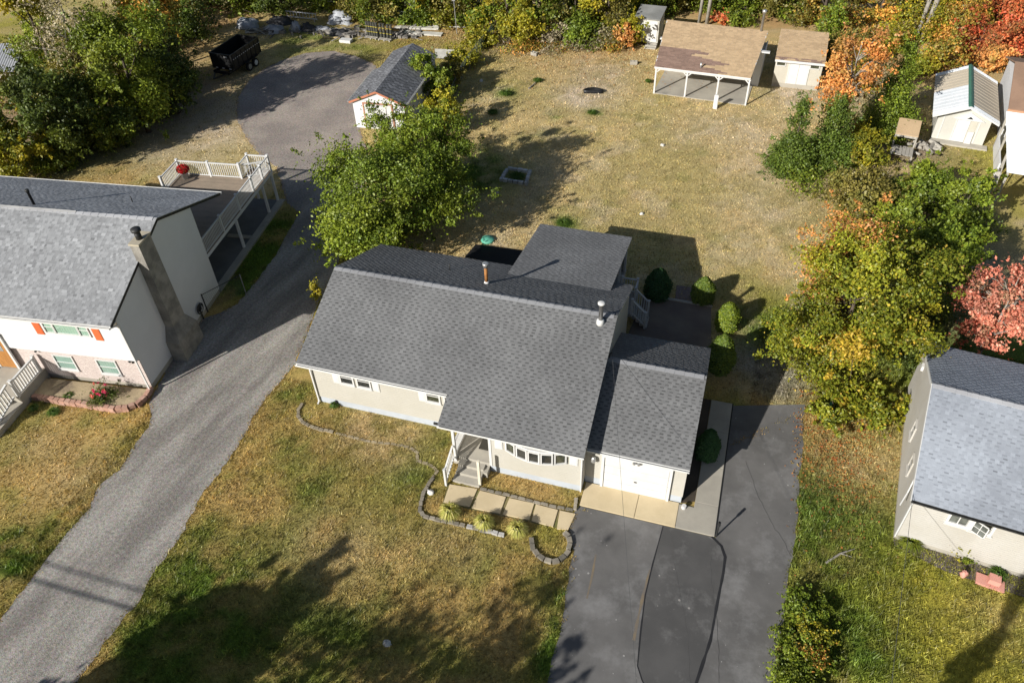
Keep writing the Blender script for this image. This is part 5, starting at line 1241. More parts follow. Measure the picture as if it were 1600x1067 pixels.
edging('bed_edging', 'grey block edging curving around the bed left of the porch', zl([(205, 190), (165, 250), (160, 315), (205, 375), (265, 405), (330, 430), (390, 445), (450, 455), (515, 470)]), size=(.25, .15, .08), cols=((.40, .34, .24), (.33, .28, .20)))
edging('bed_edging', 'half-buried block edging along the middle of the left bed', zl([(520, 472), (600, 492), (690, 515), (830, 550), (940, 568), (1050, 572), (1140, 588), (1225, 605)]), size=(.30, .13, .025), cols=((.44, .37, .25), (.38, .32, .22)))
edging('bed_edging', 'short run of sunken blocks left of the porch steps', zl([(1240, 612), (1300, 660), (1310, 740), (1390, 762), (1450, 795), (1500, 835), (1460, 890), (1420, 950)]), size=(.28, .14, .035), cols=((.44, .37, .25), (.36, .30, .21)))
edging('bed_edging', 'dark block edging around the front of the walkway bed', zf4([(510, 390), (480, 430), (448, 480), (432, 540), (428, 590), (445, 628), (480, 640), (540, 652), (600, 664), (660, 677), (712, 690)]), size=(.26, .16, .10))
edging('bed_edging', 'pale and dark blocks in front of the ornamental grasses', zf4([(718, 692), (775, 705), (830, 720), (870, 725), (910, 740), (975, 750)]), cols=((.55, .53, .50), (.25, .23, .20), (.5, .48, .46)))
edging('bed_edging', 'round block ring at the driveway end of the walkway bed', zf4([(1120, 765), (1130, 830), (1160, 872), (1205, 905), (1245, 916), (1290, 908), (1325, 886), (1350, 850), (1362, 800), (1350, 755), (1318, 722)]), size=(.30, .20, .14))
edging('bed_edging', 'low stone edging between the walkway and the front room', zf4([(800, 455), (950, 490), (1100, 530), (1250, 565), (1390, 592)]), size=(.34, .12, .08))
edging('bed_edging', 'short stone edging beside the garage apron', zf4([(1392, 590), (1402, 500)]), size=(.30, .14, .14))
edging('retaining_wall', 'curved pink block retaining wall around the white house flower bed', [(-14.05, -3.70), (-13.4, -3.62), (-12.46, -3.59), (-11.08, -3.42), (-10.27, -3.40), (-9.47, -3.31), (-8.94, -3.08), (-8.56, -2.64), (-8.50, -2.1), (-8.58, -1.70)], size=(.30, .22, .15), cols=((.52, .31, .23), (.56, .35, .27), (.48, .28, .21)), courses=2)
struct(MB().prism([(-14.0, -3.6), (-13.4, -3.52), (-12.46, -3.49), (-11.08, -3.32), (-10.27, -3.30), (-9.47, -3.2), (-9.0, -2.98), (-8.66, -2.6), (-8.62, -2.1), (-8.68, -1.75), (-14.6, -2.5), (-14.5, -3.2)], -.05, .22).build('flower_bed_soil', M('sandy_soil', (.40, .32, .20), (.28, .22, .14), var=.25, big=1.2, fine=14, bump=.5, dirt=((.16, .12, .09), .9, .55, .7))))
edging('raised_planter', 'square stone-edged planter on the shaded back lawn', [(2.52, 23.4), (4.12, 23.35), (4.28, 21.8), (2.5, 21.85), (2.52, 23.4)], size=(.36, .20, .22), cols=((.62, .61, .58), (.52, .51, .48), (.68, .67, .64)))
tag(MB().tube([(0, 0, -.1), (0, 0, 1.0)], .035, 8).tube([(0, 0, .75), (0, 0, 1.0)], .06, 10).build('drive_marker', metal_d, None, loc=(19.56, -2.46, 0)), 'thin dark marker post at the corner of the concrete walk', 'post')
# small yard things
tag(MB().lathe([(.42, 0), (.42, .10), (.38, .16), (.0001, .2)], 20).build('septic_cover', M('green_plastic', (.12, .42, .30), (.10, .36, .26), var=.08, rough=.5), None, True, loc=G(762, 376)), 'round green cover on a bare mound behind the house', 'cover')
tb = MB(); nn = 18
for ring_, (rx, ry_, z) in enumerate(((.78, .30, 0), (.80, .32, .26), (.70, .24, .26), (.66, .22, .05))):
    for k in range(nn):
        t = 2 * math.pi * k / nn; tb.v.append((rx * math.cos(t), ry_ * math.sin(t) - .18 * math.cos(t) ** 2, z))
for j in range(3):
    for k in range(nn): tb.f.append((j * nn + k, j * nn + (k + 1) % nn, (j + 1) * nn + (k + 1) % nn, (j + 1) * nn + k))
tb.f.append(tuple(3 * nn + k for k in range(nn)))
tag(tb.build('rubber_trough', blk, None, True, G(927, 144), R(10)), 'black curved trough lying on the bare patch of lawn', 'trough')
def cinder(label, px, rz):
    o = thing('cinder_block', label, 'block', G(*px), rz, 'cinder blocks on the lawn')
    MB().box(-.2, .2, -.1, -.07, 0, .2).box(-.2, .2, .07, .1, 0, .2).box(-.2, -.17, -.07, .07, 0, .2).box(.17, .2, -.07, .07, 0, .2).box(-.015, .015, -.07, .07, 0, .2).build('block', greyconc, o); o.scale = (1.5, 1.5, 1.5)
cinder('grey cinder block at the brush edge, farthest back', (881, 76), .4); cinder('cinder block with a dark hollow left of the farthest one', (835, 87), -.3); cinder('pale block on the lawn left of the tan shed roof', (990, 101), .2)
for lb, px, s in (('small white stone on the lawn before the open shed', (1035, 228), .16), ('small white stone on the lawn behind the back porch', (1003, 335), .14), ('small white stone in the tree shadow near the planter', (777, 302), .12), ('white rock on the shaded front lawn', (605, 1005), .17), ('pale square stone beside the porch step post', (673, 770), .17), ('pale stone near the left fence shadow', (752, 127), .16)):
    blob('stone', lb, 'stone', px, s, s * .8, s * .9, M('white_stone', (.62, .60, .56), (.5, .48, .44), var=.15), int(px[0]))
blob('bucket_heap', 'white bucket lying in the shade below the left trees', 'bucket', (124, 220), .35, .3, .3, whitep, 21)
ch_ = thing('garden_chair', 'blue plastic chair under the big maple by the driveway', 'chair', G(1267, 583), R(25))
blu = M('blue_plastic', (.10, .13, .55), var=.08, rough=.5)
MB().box(-.25, .25, -.22, .22, .38, .42).build('seat', blu, ch_); MB().box(-.25, .25, .20, .24, .42, .85).build('backrest', blu, ch_)
for sx in (-.22, .22):
    for sy in (-.19, .19): MB().box(sx - .02, sx + .02, sy - .02, sy + .02, 0, .38).build('leg', blu, ch_)
tag(MB().bar((0, 0, .05), (.35, .5, .75), .16, .05).bar((.02, .03, .04), (-.1, .2, .1), .1, .04).build('green_slide', M('teal_plastic', (.05, .25, .20), var=.1, rough=.5), None, loc=G(1281, 655)), 'narrow green plastic plank leaning in the shrubs by the driveway', 'plank')
tag(MB().box(-.5, .5, -.25, .25, 0, .10).box(-.1, .3, -.1, .25, .10, .35).build('garden_ornament', M('pink_plastic', (.62, .30, .24), var=.12, rough=.6), None, loc=G(1546, 911), rz=R(-10)), 'pink and white ornament on the grass by the beige house', 'ornament')
blob('garden_ball', 'small pink ball on the grass below the beige house window', 'ball', (1505, 898), .14, .14, .26, MATS['pink_plastic'], 33)
fl_ = thing('lawn_flamingo', 'small white bird ornament in the bed of the beige house', 'ornament', G(1538, 878))
MB().tube([(0, 0, 0), (0, 0, .45)], .012, 5).build('stake', metal_d, fl_); MB().lathe([(.02, -.12), (.09, -.02), (.10, .05), (.02, .14)], 10).build('body', whitep, fl_, True, (0, 0, .5))
pk = thing('dead_branch', 'bleached fallen branch on the lawn left of the beige house', 'branch', G(1290, 880)); e_ = np.array(G(1335, 858)) - np.array(G(1290, 880))
MB().tube([(0, 0, .05), tuple(e_ * .5 + np.array((0, .1, .06))), tuple(e_ + np.array((0, 0, .04)))], [.05, .04, .015], 6).tube([tuple(e_ * .5 + np.array((0, .1, .06))), tuple(e_ * .8 + np.array((.1, -.25, .08)))], [.03, .01], 5).build('branch', palebark, pk)
pk2 = thing('dead_branch', 'grey fallen branch on the back lawn near the green tuft', 'branch', G(826, 140)); e_ = np.array(G(838, 128)) - np.array(G(826, 140))
MB().tube([(0, 0, .06), tuple(e_ * .6 + np.array((.1, 0, .1))), tuple(e_ * 1.3)], [.06, .05, .02], 6).build('branch', palebark, pk2)
# overhead cables
cable = M('cable_black', (.10, .10, .10), var=.1)
def catenary(a, b, sag, n=20):
    a = Vector(a); b = Vector(b); return [a.lerp(b, i / n) - Vector((0, 0, sag * 4 * (i / n) * (1 - i / n))) for i in range(n + 1)]
def wirething(label, a, b, sag, r):
    o = MB().tube(catenary(a, b, sag), r, 6).build('overhead_cable', cable, None); tag(o, label, 'cable'); return o
wirething('overhead service cable running to the garage side gable of the cream house', (21.0, -26, 8.2), (13.9, 2.6, 4.38), .5, .006)
wirething('overhead service cable running to the beige house corner', (22.0, -26, 7.6), to_world(RH, (-.1, .2, 3.0)), .4, .008)

wirething('telephone cable along the road at the near side, lower', (-45, -25.0, 7.6), (60, -22.5, 7.6), .6, .045)
wirething('telephone cable along the road at the near side, upper', (-45, -25.6, 8.4), (60, -23.1, 8.4), .6, .035)
sb = MB()
for i in range(150):
    u = RNG.uniform(385, 660); g = G(u, 50 + (u - 385) * .02 + RNG.normal(0, 4)); a = RNG.uniform(0, 3.14); L = RNG.uniform(.15, .8); z = RNG.uniform(.02, .35)
    if RNG.random() < .6: sb.bar((g[0] - L * math.cos(a), g[1] - L * math.sin(a), z), (g[0] + L * math.cos(a), g[1] + L * math.sin(a), max(.02, z + RNG.normal(0, .15))), RNG.uniform(.05, .16), .03)
    else: sb.box(g[0] - L * .4, g[0] + L * .4, g[1] - L * .3, g[1] + L * .3, 0, RNG.uniform(.08, .35))
o = sb.build('scrap_litter', M('scrap_mix', (.34, .31, .27), (.08, .075, .07), var=.3, big=1.3, fine=8, rough=.9), None); o['kind'] = 'stuff'
# ================================================================== trees and shrubs
T = tree_px
T('broadleaf_tree', 'large bushy green tree behind the left end of the cream house', 'tree', (605, 402), (598, 206), 124, 'lime', 66000, .155, lo=.0, dens_clump=2.6)
T('broadleaf_tree', 'bushy green tree in front of the white vine-grown shed', 'tree', (672, 318), (662, 158), 74, 'lime', 38000, .145, lo=.02, dens_clump=2.0)
T('climbing_shrub', 'loose green shrub climbing over the door of the white shed', 'shrub', (605, 232), (605, 146), 34, 'lime', 3200, .17, lo=.15, dens_clump=.9, limbs=16)
T('climbing_shrub', 'vine shrub along the right wall of the white shed, nearest', 'shrub', (690, 205), (688, 140), 30, 'yellowgreen', 5200, .18, lo=.05)
T('climbing_shrub', 'vine shrub along the right wall of the white shed, middle', 'shrub', (690, 158), (690, 102), 28, 'lime', 4500, .18, lo=.05)
T('climbing_shrub', 'reddish vine shrub between the shed and the fence', 'shrub', (706, 140), (702, 98), 20, 'olive', 2600, .18, lo=.05)
T('climbing_shrub', 'vine growing onto the far roof of the white shed', 'shrub', (668, 122), (654, 76), 20, 'lime', 2200, .18, lo=.45, limbs=4)
T('climbing_shrub', 'vine mound on the chain-link fence next to the plywood sheet', 'shrub', (722, 108), (722, 78), 26, 'yellowgreen', 3600, .18, lo=.02)
T('climbing_shrub', 'vine mound on the far half of the chain-link fence', 'shrub', (748, 76), (746, 44), 26, 'yellowgreen', 4000, .19, lo=.02)
# left side wood
T('broadleaf_tree', 'yellow-green tree with bare trunk at the top left corner', 'tree', (34, 40), (4, -120), 52, 'yellowgreen', 9000, .24, lo=.42)
T('bare_tree', 'grey half-bare tree at the upper left', 'tree', (112, 128), (104, -30), 62, 'greybrown', 4800, .16, lo=.25, bk=palebark, limbs=34)
T('broadleaf_tree', 'large dense green tree left of the black trailer', 'tree', (196, 196), (186, -8), 78, 'green', 22000, .21, lo=.08, dens_clump=1.6)
T('broadleaf_tree', 'dark green tree behind the white house roof, far left', 'tree', (70, 262), (55, 92), 66, 'dark', 14000, .21, lo=.05, dens_clump=1.4)
T('broadleaf_tree', 'dark tree between the grey half-bare tree and the lawn', 'tree', (128, 236), (124, 112), 58, 'dark', 12000, .20, lo=.05)
T('shrub', 'yellowish shrub at the left edge behind the white roof', 'shrub', (22, 290), (20, 186), 46, 'yellowgreen', 8000, .20, lo=.03)
T('shrub', 'low green shrub at the lawn edge behind the white roof', 'shrub', (88, 268), (86, 222), 34, 'green', 4500, .18, lo=.03)
T('evergreen', 'dark evergreen at the upper left near the trailer', 'tree', (258, 130), (248, -30), 34, 'dark', 9000, .19, lo=.05, shape='cone')
T('broadleaf_tree', 'orange-brown tree top left above the dense green tree', 'tree', (226, 60), (220, -90), 58, 'mixed', 9000, .22, lo=.25)
T('evergreen', 'small bright pine beside the pale litter at the upper left', 'tree', (296, 58), (292, 0), 24, 'pine', 3500, .18, lo=.03, shape='cone')
T('broadleaf_tree', 'olive green tree filling the middle of the upper left wood', 'tree', (150, 175), (146, 40), 62, 'olive', 15000, .19, lo=.02, dens_clump=1.5)
T('broadleaf_tree', 'bright green tree above the small metal roof at the left edge', 'tree', (70, 120), (66, 20), 46, 'lime', 11000, .19, lo=.02, dens_clump=1.3)
T('broadleaf_tree', 'deep green tree at the right end of the left wood', 'tree', (262, 178), (258, 70), 44, 'dark', 11000, .19, lo=.02, dens_clump=1.4)
T('broadleaf_tree', 'green shrub tree beside the white roof corner', 'tree', (170, 232), (168, 150), 46, 'green', 9000, .18, lo=.0, dens_clump=1.3)
# back row, left to right
back = [(330, 8, 55, 'greybrown', 'brownish tree at the top edge left of the ladder'), (392, 14, 58, 'green', 'green tree at the top edge above the pale plastic bundle'),
        (442, 18, 48, 'dark', 'dark tree behind the ladder'), (500, 14, 52, 'green', 'green tree right of the ladder at the top edge'), (538, 20, 34, 'yellowgreen', 'pale-trunked tree behind the stacked white bags'),
        (598, 30, 44, 'olive', 'olive bushy tree behind the pallets'), (645, 34, 46, 'lime', 'bright green tree right of the pallets'), (690, 36, 46, 'yellowgreen', 'yellow-green tree behind the plank row'),
        (745, 40, 46, 'lime', 'bright green tree behind the lamp post'), (795, 52, 44, 'yellowgreen', 'yellow-green tree at the end of the chain-link fence'), (848, 52, 46, 'lime', 'bright green tree left of the vine-grown thicket'),
        (900, 46, 50, 'green', 'dark green tree behind the brush in the middle of the back edge'), (950, 50, 48, 'yellowgreen', 'yellow-green tree left of the old white shed'), (1000, 20, 44, 'lime', 'green tree behind the old white shed'),
        (1060, 10, 46, 'olive', 'olive tree behind the left half of the tan roof'), (1120, 14, 48, 'green', 'green tree behind the middle of the tan roof'), (1165, 24, 34, 'lime', 'bright green tree behind the right half of the tan roof'),
        (1225, 26, 46, 'olive', 'brown-green tree behind the small tan shed'), (1285, 34, 46, 'mixed', 'autumn-tinted tree right of the small tan shed'), (1372, 34, 48, 'mixed', 'russet tree behind the orange tree'),
        (1430, 30, 44, 'olive', 'olive tree beside the twin grey trunks'), (1490, 24, 46, 'yellowgreen', 'yellow-green tree above the red shrubs')]
for i, (u, v, hw, pal, lb) in enumerate(back):
    base = G(u, v); h = [9.5, 10.5, 8.8, 11, 9.8][i % 5]; rad = hw * depth(base) / FOC
    make_tree('woodland_tree', lb, 'tree', base, h, rad, pal, 8500, .26, lo=-.25, dens_clump=1.5, group='trees along the back edge', bk=palebark if i in (4,) else None)
# the wood behind and the undergrowth at its edge: leaf masses nobody could count
def thicket(name, path, width, hmin, hmax, step, leaves, size, pals):
    pts = dens([p[:2] for p in GP(path)], step); Pall = []; Call = []
    for i, p in enumerate(pts):
        for _ in range(max(1, int(width / 2.2))):
            c = np.array((p[0] + RNG.normal(0, width * .3), p[1] + RNG.normal(0, width * .3))); h = RNG.uniform(hmin, hmax); r = RNG.uniform(.8, 1.5); pal = pals[int(vnoise(np.array([c[0]]), np.array([c[1]]), 4.0, 5)[0] * .999 * len(pals))]
            n = int(leaves * (.5 + h / hmax)); d = RNG.normal(size=(n, 3)); d /= np.linalg.norm(d, axis=1)[:, None]; rr = RNG.uniform(.55, 1.05, (n, 1)) * (1 + .25 * np.sin(d[:, :1] * 9 + d[:, 2:] * 7 + i))
            q = d * rr * np.array((r, r, h * .55)) + np.array((c[0], c[1], h * .45)); k = q[:, 2] > .03; q = q[k]
            Pall.append(q); Call.append(pick(pal, len(q)) * RNG.uniform(.65, 1.3, (len(q), 1)) * RNG.uniform(.8, 1.2))
    o = leaf_mesh(name, np.concatenate(Pall), size, np.concatenate(Call), None, up=.4); o['kind'] = 'stuff'; return o
thicket('woodland_undergrowth', [(560, 26), (640, 36), (700, 40), (760, 44), (800, 58), (850, 54), (900, 62), (965, 66)], 3.0, 1.6, 4.6, 1.0, 800, .21, ['lime', 'yellowgreen', 'green', 'olive', 'lime'])
thicket('woodland_undergrowth', [(300, -4), (380, 2), (450, 2), (520, 6), (570, 16)], 4.0, 1.6, 4.5, 1.1, 800, .22, ['dark', 'green', 'dark', 'olive'])
thicket('woodland_undergrowth', [(1010, 14), (1090, 14), (1160, 18), (1230, 24), (1290, 40), (1330, 70)], 3.6, 1.5, 4.2, 1.0, 800, .21, ['green', 'olive', 'lime', 'mixed', 'olive'])
thicket('woodland_undergrowth', [(1290, 100), (1330, 120), (1370, 70), (1430, 60), (1480, 50), (1560, 40), (1640, 40)], 3.4, 1.2, 3.8, 1.0, 800, .20, ['olive', 'mixed', 'yellowgreen', 'mixed', 'orange'])
thicket('woodland_undergrowth', [(-20, 285), (40, 262), (100, 238), (160, 216), (215, 188), (262, 140)], 4.5, 1.0, 3.4, 1.0, 900, .18, ['green', 'dark', 'green', 'yellowgreen'])
thicket('woodland_undergrowth', [(50, 190), (110, 150), (170, 110), (230, 70), (290, 20)], 8.0, 2.0, 4.6, 1.3, 520, .25, ['green', 'dark', 'olive', 'dark', 'green'])
thicket('woodland_undergrowth', [(1290, 300), (1330, 320), (1380, 330), (1420, 300), (1470, 330), (1520, 350)], 2.6, .8, 2.2, .9, 800, .14, ['olive', 'green', 'lime', 'yellowgreen'])
thicket('woodland_undergrowth', [(1400, 400), (1440, 460), (1455, 510), (1420, 560)], 2.2, .8, 2.4, .9, 800, .14, ['green', 'dark', 'green', 'lime'])
thicket('dry_brush', [(785, 80), (850, 72), (900, 76), (960, 80)], 2.4, .3, 1.1, .7, 420, .14, ['greybrown', 'mixed', 'greybrown', 'olive'])
thicket('woodland_mass', [(-150, -60), (200, -60), (600, -50), (1000, -45), (1400, -40), (1800, -40)], 9.0, 4, 9, 2.8, 160, .55, ['dark', 'green', 'olive', 'mixed', 'dark'])
def trunks(label, b, tp, r, lean=0):
    base = G(*b); h = height_at(base, *tp)
    t = thing('pine_tree', label, 'tree', base)
    MB().tube([(0, 0, -.1), (lean * .4, 0, h * .5), (lean, .1, h)], [r, r * .85, r * .7], 10).build('trunk', palebark, t, True)
    nn = 1800; P = RNG.normal(size=(nn, 3)) * np.array((1.3, 1.3, 1.1)) + np.array((lean, 0, h + .6)); leaf_mesh('crown', P, .25, pick('pine', nn) * RNG.uniform(.7, 1.2, (nn, 1)), t)
trunks('left pale tree trunk behind the tan roof', (1092, 38), (1095, -60), .17, .1); trunks('right pale tree trunk behind the tan roof', (1104, 40), (1112, -60), .19, .15)
trunks('left of two grey trunks above the green conifer', (1432, 62), (1442, -70), .22, .1); trunks('right of two grey trunks above the green conifer', (1439, 66), (1462, -70), .24, .5)
# brush at the lawn's back edge
for lb, b, tp, hw, pal, n in (('vine-hung thicket with yellow-green leaves at the fence end', (815, 70), (812, 18), 34, 'yellowgreen', 5000), ('brown brush pile at the lawn back edge', (870, 62), (868, 40), 30, 'greybrown', 2200), ('green vine mound left of the old shed', (905, 68), (903, 28), 30, 'lime', 4200),
                              ('brown twig brush beside the old shed', (945, 72), (945, 44), 26, 'greybrown', 2000), ('orange-tinged vine beside the old white shed', (978, 76), (976, 38), 16, 'orange', 1300), ('yellow-green vine over the old white shed roof', (985, 70), (984, 22), 20, 'yellowgreen', 3600),
                              ('red-leaved bush behind the tan roof', (1128, 34), (1127, 22), 16, 'red', 1200), ('green bush right of the tan roof vents', (1150, 38), (1150, 18), 22, 'green', 2000)):
    T('shrub', lb, 'shrub', b, tp, hw, pal, n, .22, lo=.02, limbs=20)
# right side
T('evergreen', 'dense green juniper at the right edge of the back lawn', 'shrub', (1240, 274), (1246, 160), 44, 'pine', 22000, .13, lo=.0, dens_clump=2.4, shape='cone')
T('evergreen', 'olive green juniper right of the dense green one', 'shrub', (1302, 262), (1306, 152), 50, 'pine', 22000, .13, lo=.0, dens_clump=2.2, shape='cone')
T('shrub', 'bright shrub between the junipers and the lean-to', 'shrub', (1350, 262), (1345, 200), 38, 'yellowgreen', 7000, .17, lo=.01)
T('maple_tree', 'orange half-bare maple right of the small tan shed', 'tree', (1345, 200), (1328, 30), 48, 'orange', 7500, .19, lo=.15, bk=palebark, limbs=36, accent=('mixed', (.6, -.2, -.6), .35))
T('evergreen', 'bright green conifer left of the metal-roofed workshop', 'tree', (1402, 208), (1404, 72), 52, 'lime', 26000, .13, lo=.0, dens_clump=2.2, shape='cone')
T('shrub', 'small yellow-green bush behind the conifer', 'shrub', (1440, 118), (1440, 82), 22, 'yellowgreen', 2600, .2, lo=.03)
red_ = (('red sumac thicket left of the workshop roof', (1478, 108), (1476, 48), 34, 'mixed', 4200), ('bright red shrub above the workshop roof ridge', (1536, 92), (1534, 28), 42, 'red', 6000), ('red shrub at the top right edge', (1590, 86), (1592, 8), 44, 'red', 6500), ('orange-red shrub between workshop and outbuilding', (1556, 112), (1556, 66), 26, 'orange', 3000), ('russet shrub behind the red ones', (1500, 70), (1500, -10), 50, 'mixed', 6000), ('red tree in the far top right corner', (1570, 40), (1572, -60), 48, 'red', 5500))
for lb, b, tp, hw, pal, n in red_: T('autumn_shrub', lb, 'shrub', b, tp, hw, pal, n, .2, lo=.03, limbs=18)
T('shrub', 'olive brush right of the back lawn, left of the green cluster', 'shrub', (1352, 348), (1345, 252), 56, 'olive', 10500, .17, lo=.02, limbs=20, accent=('orange', (-.4, .5, .5), .75))
T('broadleaf_tree', 'green tree below the wood pile', 'tree', (1440, 345), (1436, 252), 50, 'lime', 11000, .17, lo=.05)
T('broadleaf_tree', 'green tree left of the outbuilding porch', 'tree', (1512, 372), (1506, 262), 44, 'lime', 10000, .17, lo=.05)
T('broadleaf_tree', 'grey-green tree between the maple and the green cluster', 'tree', (1425, 420), (1420, 308), 52, 'green', 12000, .17, lo=.05, bk=palebark)
T('broadleaf_tree', 'green tree behind the maple on its right', 'tree', (1482, 470), (1480, 336), 58, 'lime', 15000, .17, lo=.04, dens_clump=1.4)
T('maple_tree', 'big yellow-green maple with an orange patch beside the driveway', 'tree', (1345, 612), (1332, 338), 126, 'maple', 76000, .135, lo=.04, dens_clump=3.4, limbs=40, accent=('orange', (-.72, .62, .22), .55))
T('shrub', 'leafy undergrowth at the foot of the big maple', 'shrub', (1308, 668), (1305, 618), 44, 'maple', 6000, .17, lo=.02)
T('shrub', 'undergrowth with orange leaves right of the maple foot', 'shrub', (1370, 650), (1368, 606), 40, 'maple', 5000, .17, lo=.02)
T('autumn_tree', 'coral-red tree at the right edge above the beige house', 'tree', (1572, 556), (1566, 396), 58, 'pink', 8500, .16, lo=.16, bk=palebark, limbs=70, dens_clump=2.4)
# hedge by the driveway
T('shrub', 'farthest mound of the green hedge along the driveway', 'shrub', (1264, 980), (1260, 924), 32, 'lime', 8000, .10, lo=.01, dens_clump=1.8)
T('shrub', 'second mound of the green hedge along the driveway', 'shrub', (1258, 1018), (1254, 962), 36, 'green', 9500, .10, lo=.01, dens_clump=1.8, accent=('yellowgreen', (.3, .3, .9), .5))
T('shrub', 'third mound of the green hedge along the driveway', 'shrub', (1256, 1060), (1252, 1002), 38, 'lime', 10500, .10, lo=.01, dens_clump=1.8, accent=('mixed', (.5, .3, .8), .6))
T('shrub', 'near mound of the green hedge at the bottom edge', 'shrub', (1250, 1108), (1246, 1046), 42, 'green', 9500, .10, lo=.01, dens_clump=1.8)
# clipped arborvitae around the back patio and garage
def arborvitae(label, base, h, r, pal, n=9000, top=.75):
    t = thing('arborvitae', label, 'shrub', base, 0, 'clipped evergreens around the patio')
    z = RNG.uniform(0, 1, n) ** .85; a = RNG.uniform(0, 2 * np.pi, n); prof = np.where(z < .35, .85 + .15 * np.sin(z / .35 * np.pi / 2), np.maximum(0.02, 1 - ((z - .35) / .65) ** 1.7) ** top)
    rr = r * prof * RNG.uniform(.84, 1.06, n) * (1 + .07 * np.sin(a * 3 + z * 9 + h * 5) + .05 * np.sin(a * 7 - z * 13)) * np.where(RNG.random(n) < .06, RNG.uniform(1.05, 1.2, n), 1); P = np.stack([rr * np.cos(a), rr * np.sin(a), z * h + .02], 1)
    nrm = np.stack([np.cos(a), np.sin(a), np.full(n, .3)], 1)
    leaf_mesh('foliage', P, .085, pick(pal, n) * RNG.uniform(.75, 1.25, (n, 1)), t, nrm=nrm, up=.2)
    MB().lathe([(r * .70, 0), (r * .78, h * .35), (r * .55, h * .7), (.03, h * .92)], 12).build('inner_growth', M('inner_twigs', (.03, .04, .012), (.02, .025, .01), var=.3), t, True)
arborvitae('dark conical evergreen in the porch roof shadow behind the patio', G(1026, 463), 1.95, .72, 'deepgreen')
arborvitae('round-topped evergreen at the patio back corner, half sunlit', G(1097, 470), 1.65, .62, 'pine')
arborvitae('fully sunlit oval evergreen right of the patio', G(1134, 513), 1.7, .58, 'lime', top=.5)
arborvitae('tall evergreen at the garage back corner with a sunlit tip', G(1123, 576), 2.3, .68, 'pine')
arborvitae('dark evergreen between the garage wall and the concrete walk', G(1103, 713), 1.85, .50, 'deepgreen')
# ornamental grasses
def fountain(label, px, r, h, cols, n=900, group='ornamental grasses in the walkway bed', nm='ornamental_grass', cat='grass clump'):
    t = thing(nm, label, cat, G(*px), 0, group)
    a = RNG.uniform(0, 2 * np.pi, n); rr = r * RNG.uniform(.3, 1.1, n); hh = h * RNG.uniform(.5, 1.1, n); b0 = r * .12; w = .014
    V = np.empty((n, 5, 3)); ca, sa = np.cos(a), np.sin(a)
    base = np.stack([b0 * ca, b0 * sa, np.zeros(n)], 1); mid = np.stack([rr * .5 * ca, rr * .5 * sa, hh * .85], 1); tip = np.stack([rr * ca, rr * sa, hh * .6], 1); sd2 = np.stack([-sa, ca, np.zeros(n)], 1) * w
    V[:, 0] = base - sd2; V[:, 1] = base + sd2; V[:, 2] = mid + sd2; V[:, 3] = mid - sd2; V[:, 4] = tip
    i = np.arange(n)[:, None] * 5; F4 = i + np.array([[0, 1, 2, 3]]); F4b = i + np.array([[3, 2, 4, 4]])
    c = np.array(cols)[RNG.choice(len(cols), n)] * RNG.uniform(.75, 1.25, (n, 1))
    V6 = np.concatenate([V[:, :4], V[:, [3, 2, 4]]], 1); 
    q = npmesh('blades', V[:, :4].reshape(-1, 3), np.arange(n * 4).reshape(-1, 4), grassm, np.repeat(c, 4, 0), t); q['kind'] = 'stuff'
    q = npmesh('blade_tips', V[:, [3, 2, 4]].reshape(-1, 3), np.arange(n * 3).reshape(-1, 3), grassm, np.repeat(c, 3, 0), t); q['kind'] = 'stuff'
gcol = [(.60, .56, .16), (.50, .48, .11), (.66, .58, .24), (.34, .36, .08)]
fountain('pale ornamental grass clump nearest the porch steps', (704, 806), .52, .66, gcol); fountain('middle pale ornamental grass clump in the walkway bed', (757, 822), .48, .60, gcol); fountain('ornamental grass clump nearest the driveway ring', (809, 833), .50, .60, gcol)
wcol = [(.07, .13, .018), (.10, .16, .02), (.05, .10, .015)]
for i, (lb, px, r, h) in enumerate((('green weeds growing inside the square stone planter', (808, 278), .75, .3), ('green weed tuft at the cream house foundation', (523, 636), .28, .3), ('large green weed tuft on the back lawn beside the fence shadow', (790, 150), .6, .45), ('second green tuft on the lawn below the fence shadow', (770, 178), .55, .3), ('green tuft right of the black trough', (925, 178), .5, .25), ('green tuft before the open shed post', (1013, 130), .35, .35), ('green tuft on the lawn behind the porch roof', (880, 350), .6, .22), ('green tuft at the white house stoop', (55, 640), .3, .3),
                                   ('green tuft in the white house flower bed', (110, 622), .42, .3), ('small green tuft on the lawn below the flower bed', (85, 645), .4, .2), ('yellow-green bush at the left end of the beige house bed', (1420, 852), .6, .45), ('fern-like green plant in the beige house bed by the ornament', (1556, 900), .42, .4), ('green tuft on the back lawn left of the trough', (840, 128), .5, .3))):
    fountain(lb, px, r, h, wcol if 'yellow' not in lb else [(.18, .2, .02), (.14, .18, .02)], 420, 'weed tufts', 'weed_tuft', 'weed')
T('shrub', 'small green and gold shrub below the beige house window', 'shrub', (1500, 868), (1500, 842), 11, 'yellowgreen', 1500, .08, lo=.02)
T('shrub', 'low dark plant beside the gold shrub at the beige house', 'shrub', (1511, 880), (1511, 866), 10, 'green', 900, .08, lo=.02)
T('shrub', 'straggling yellow-green vine at the left back corner of the cream house', 'shrub', (488, 470), (492, 440), 10, 'yellowgreen', 900, .12, lo=.02)
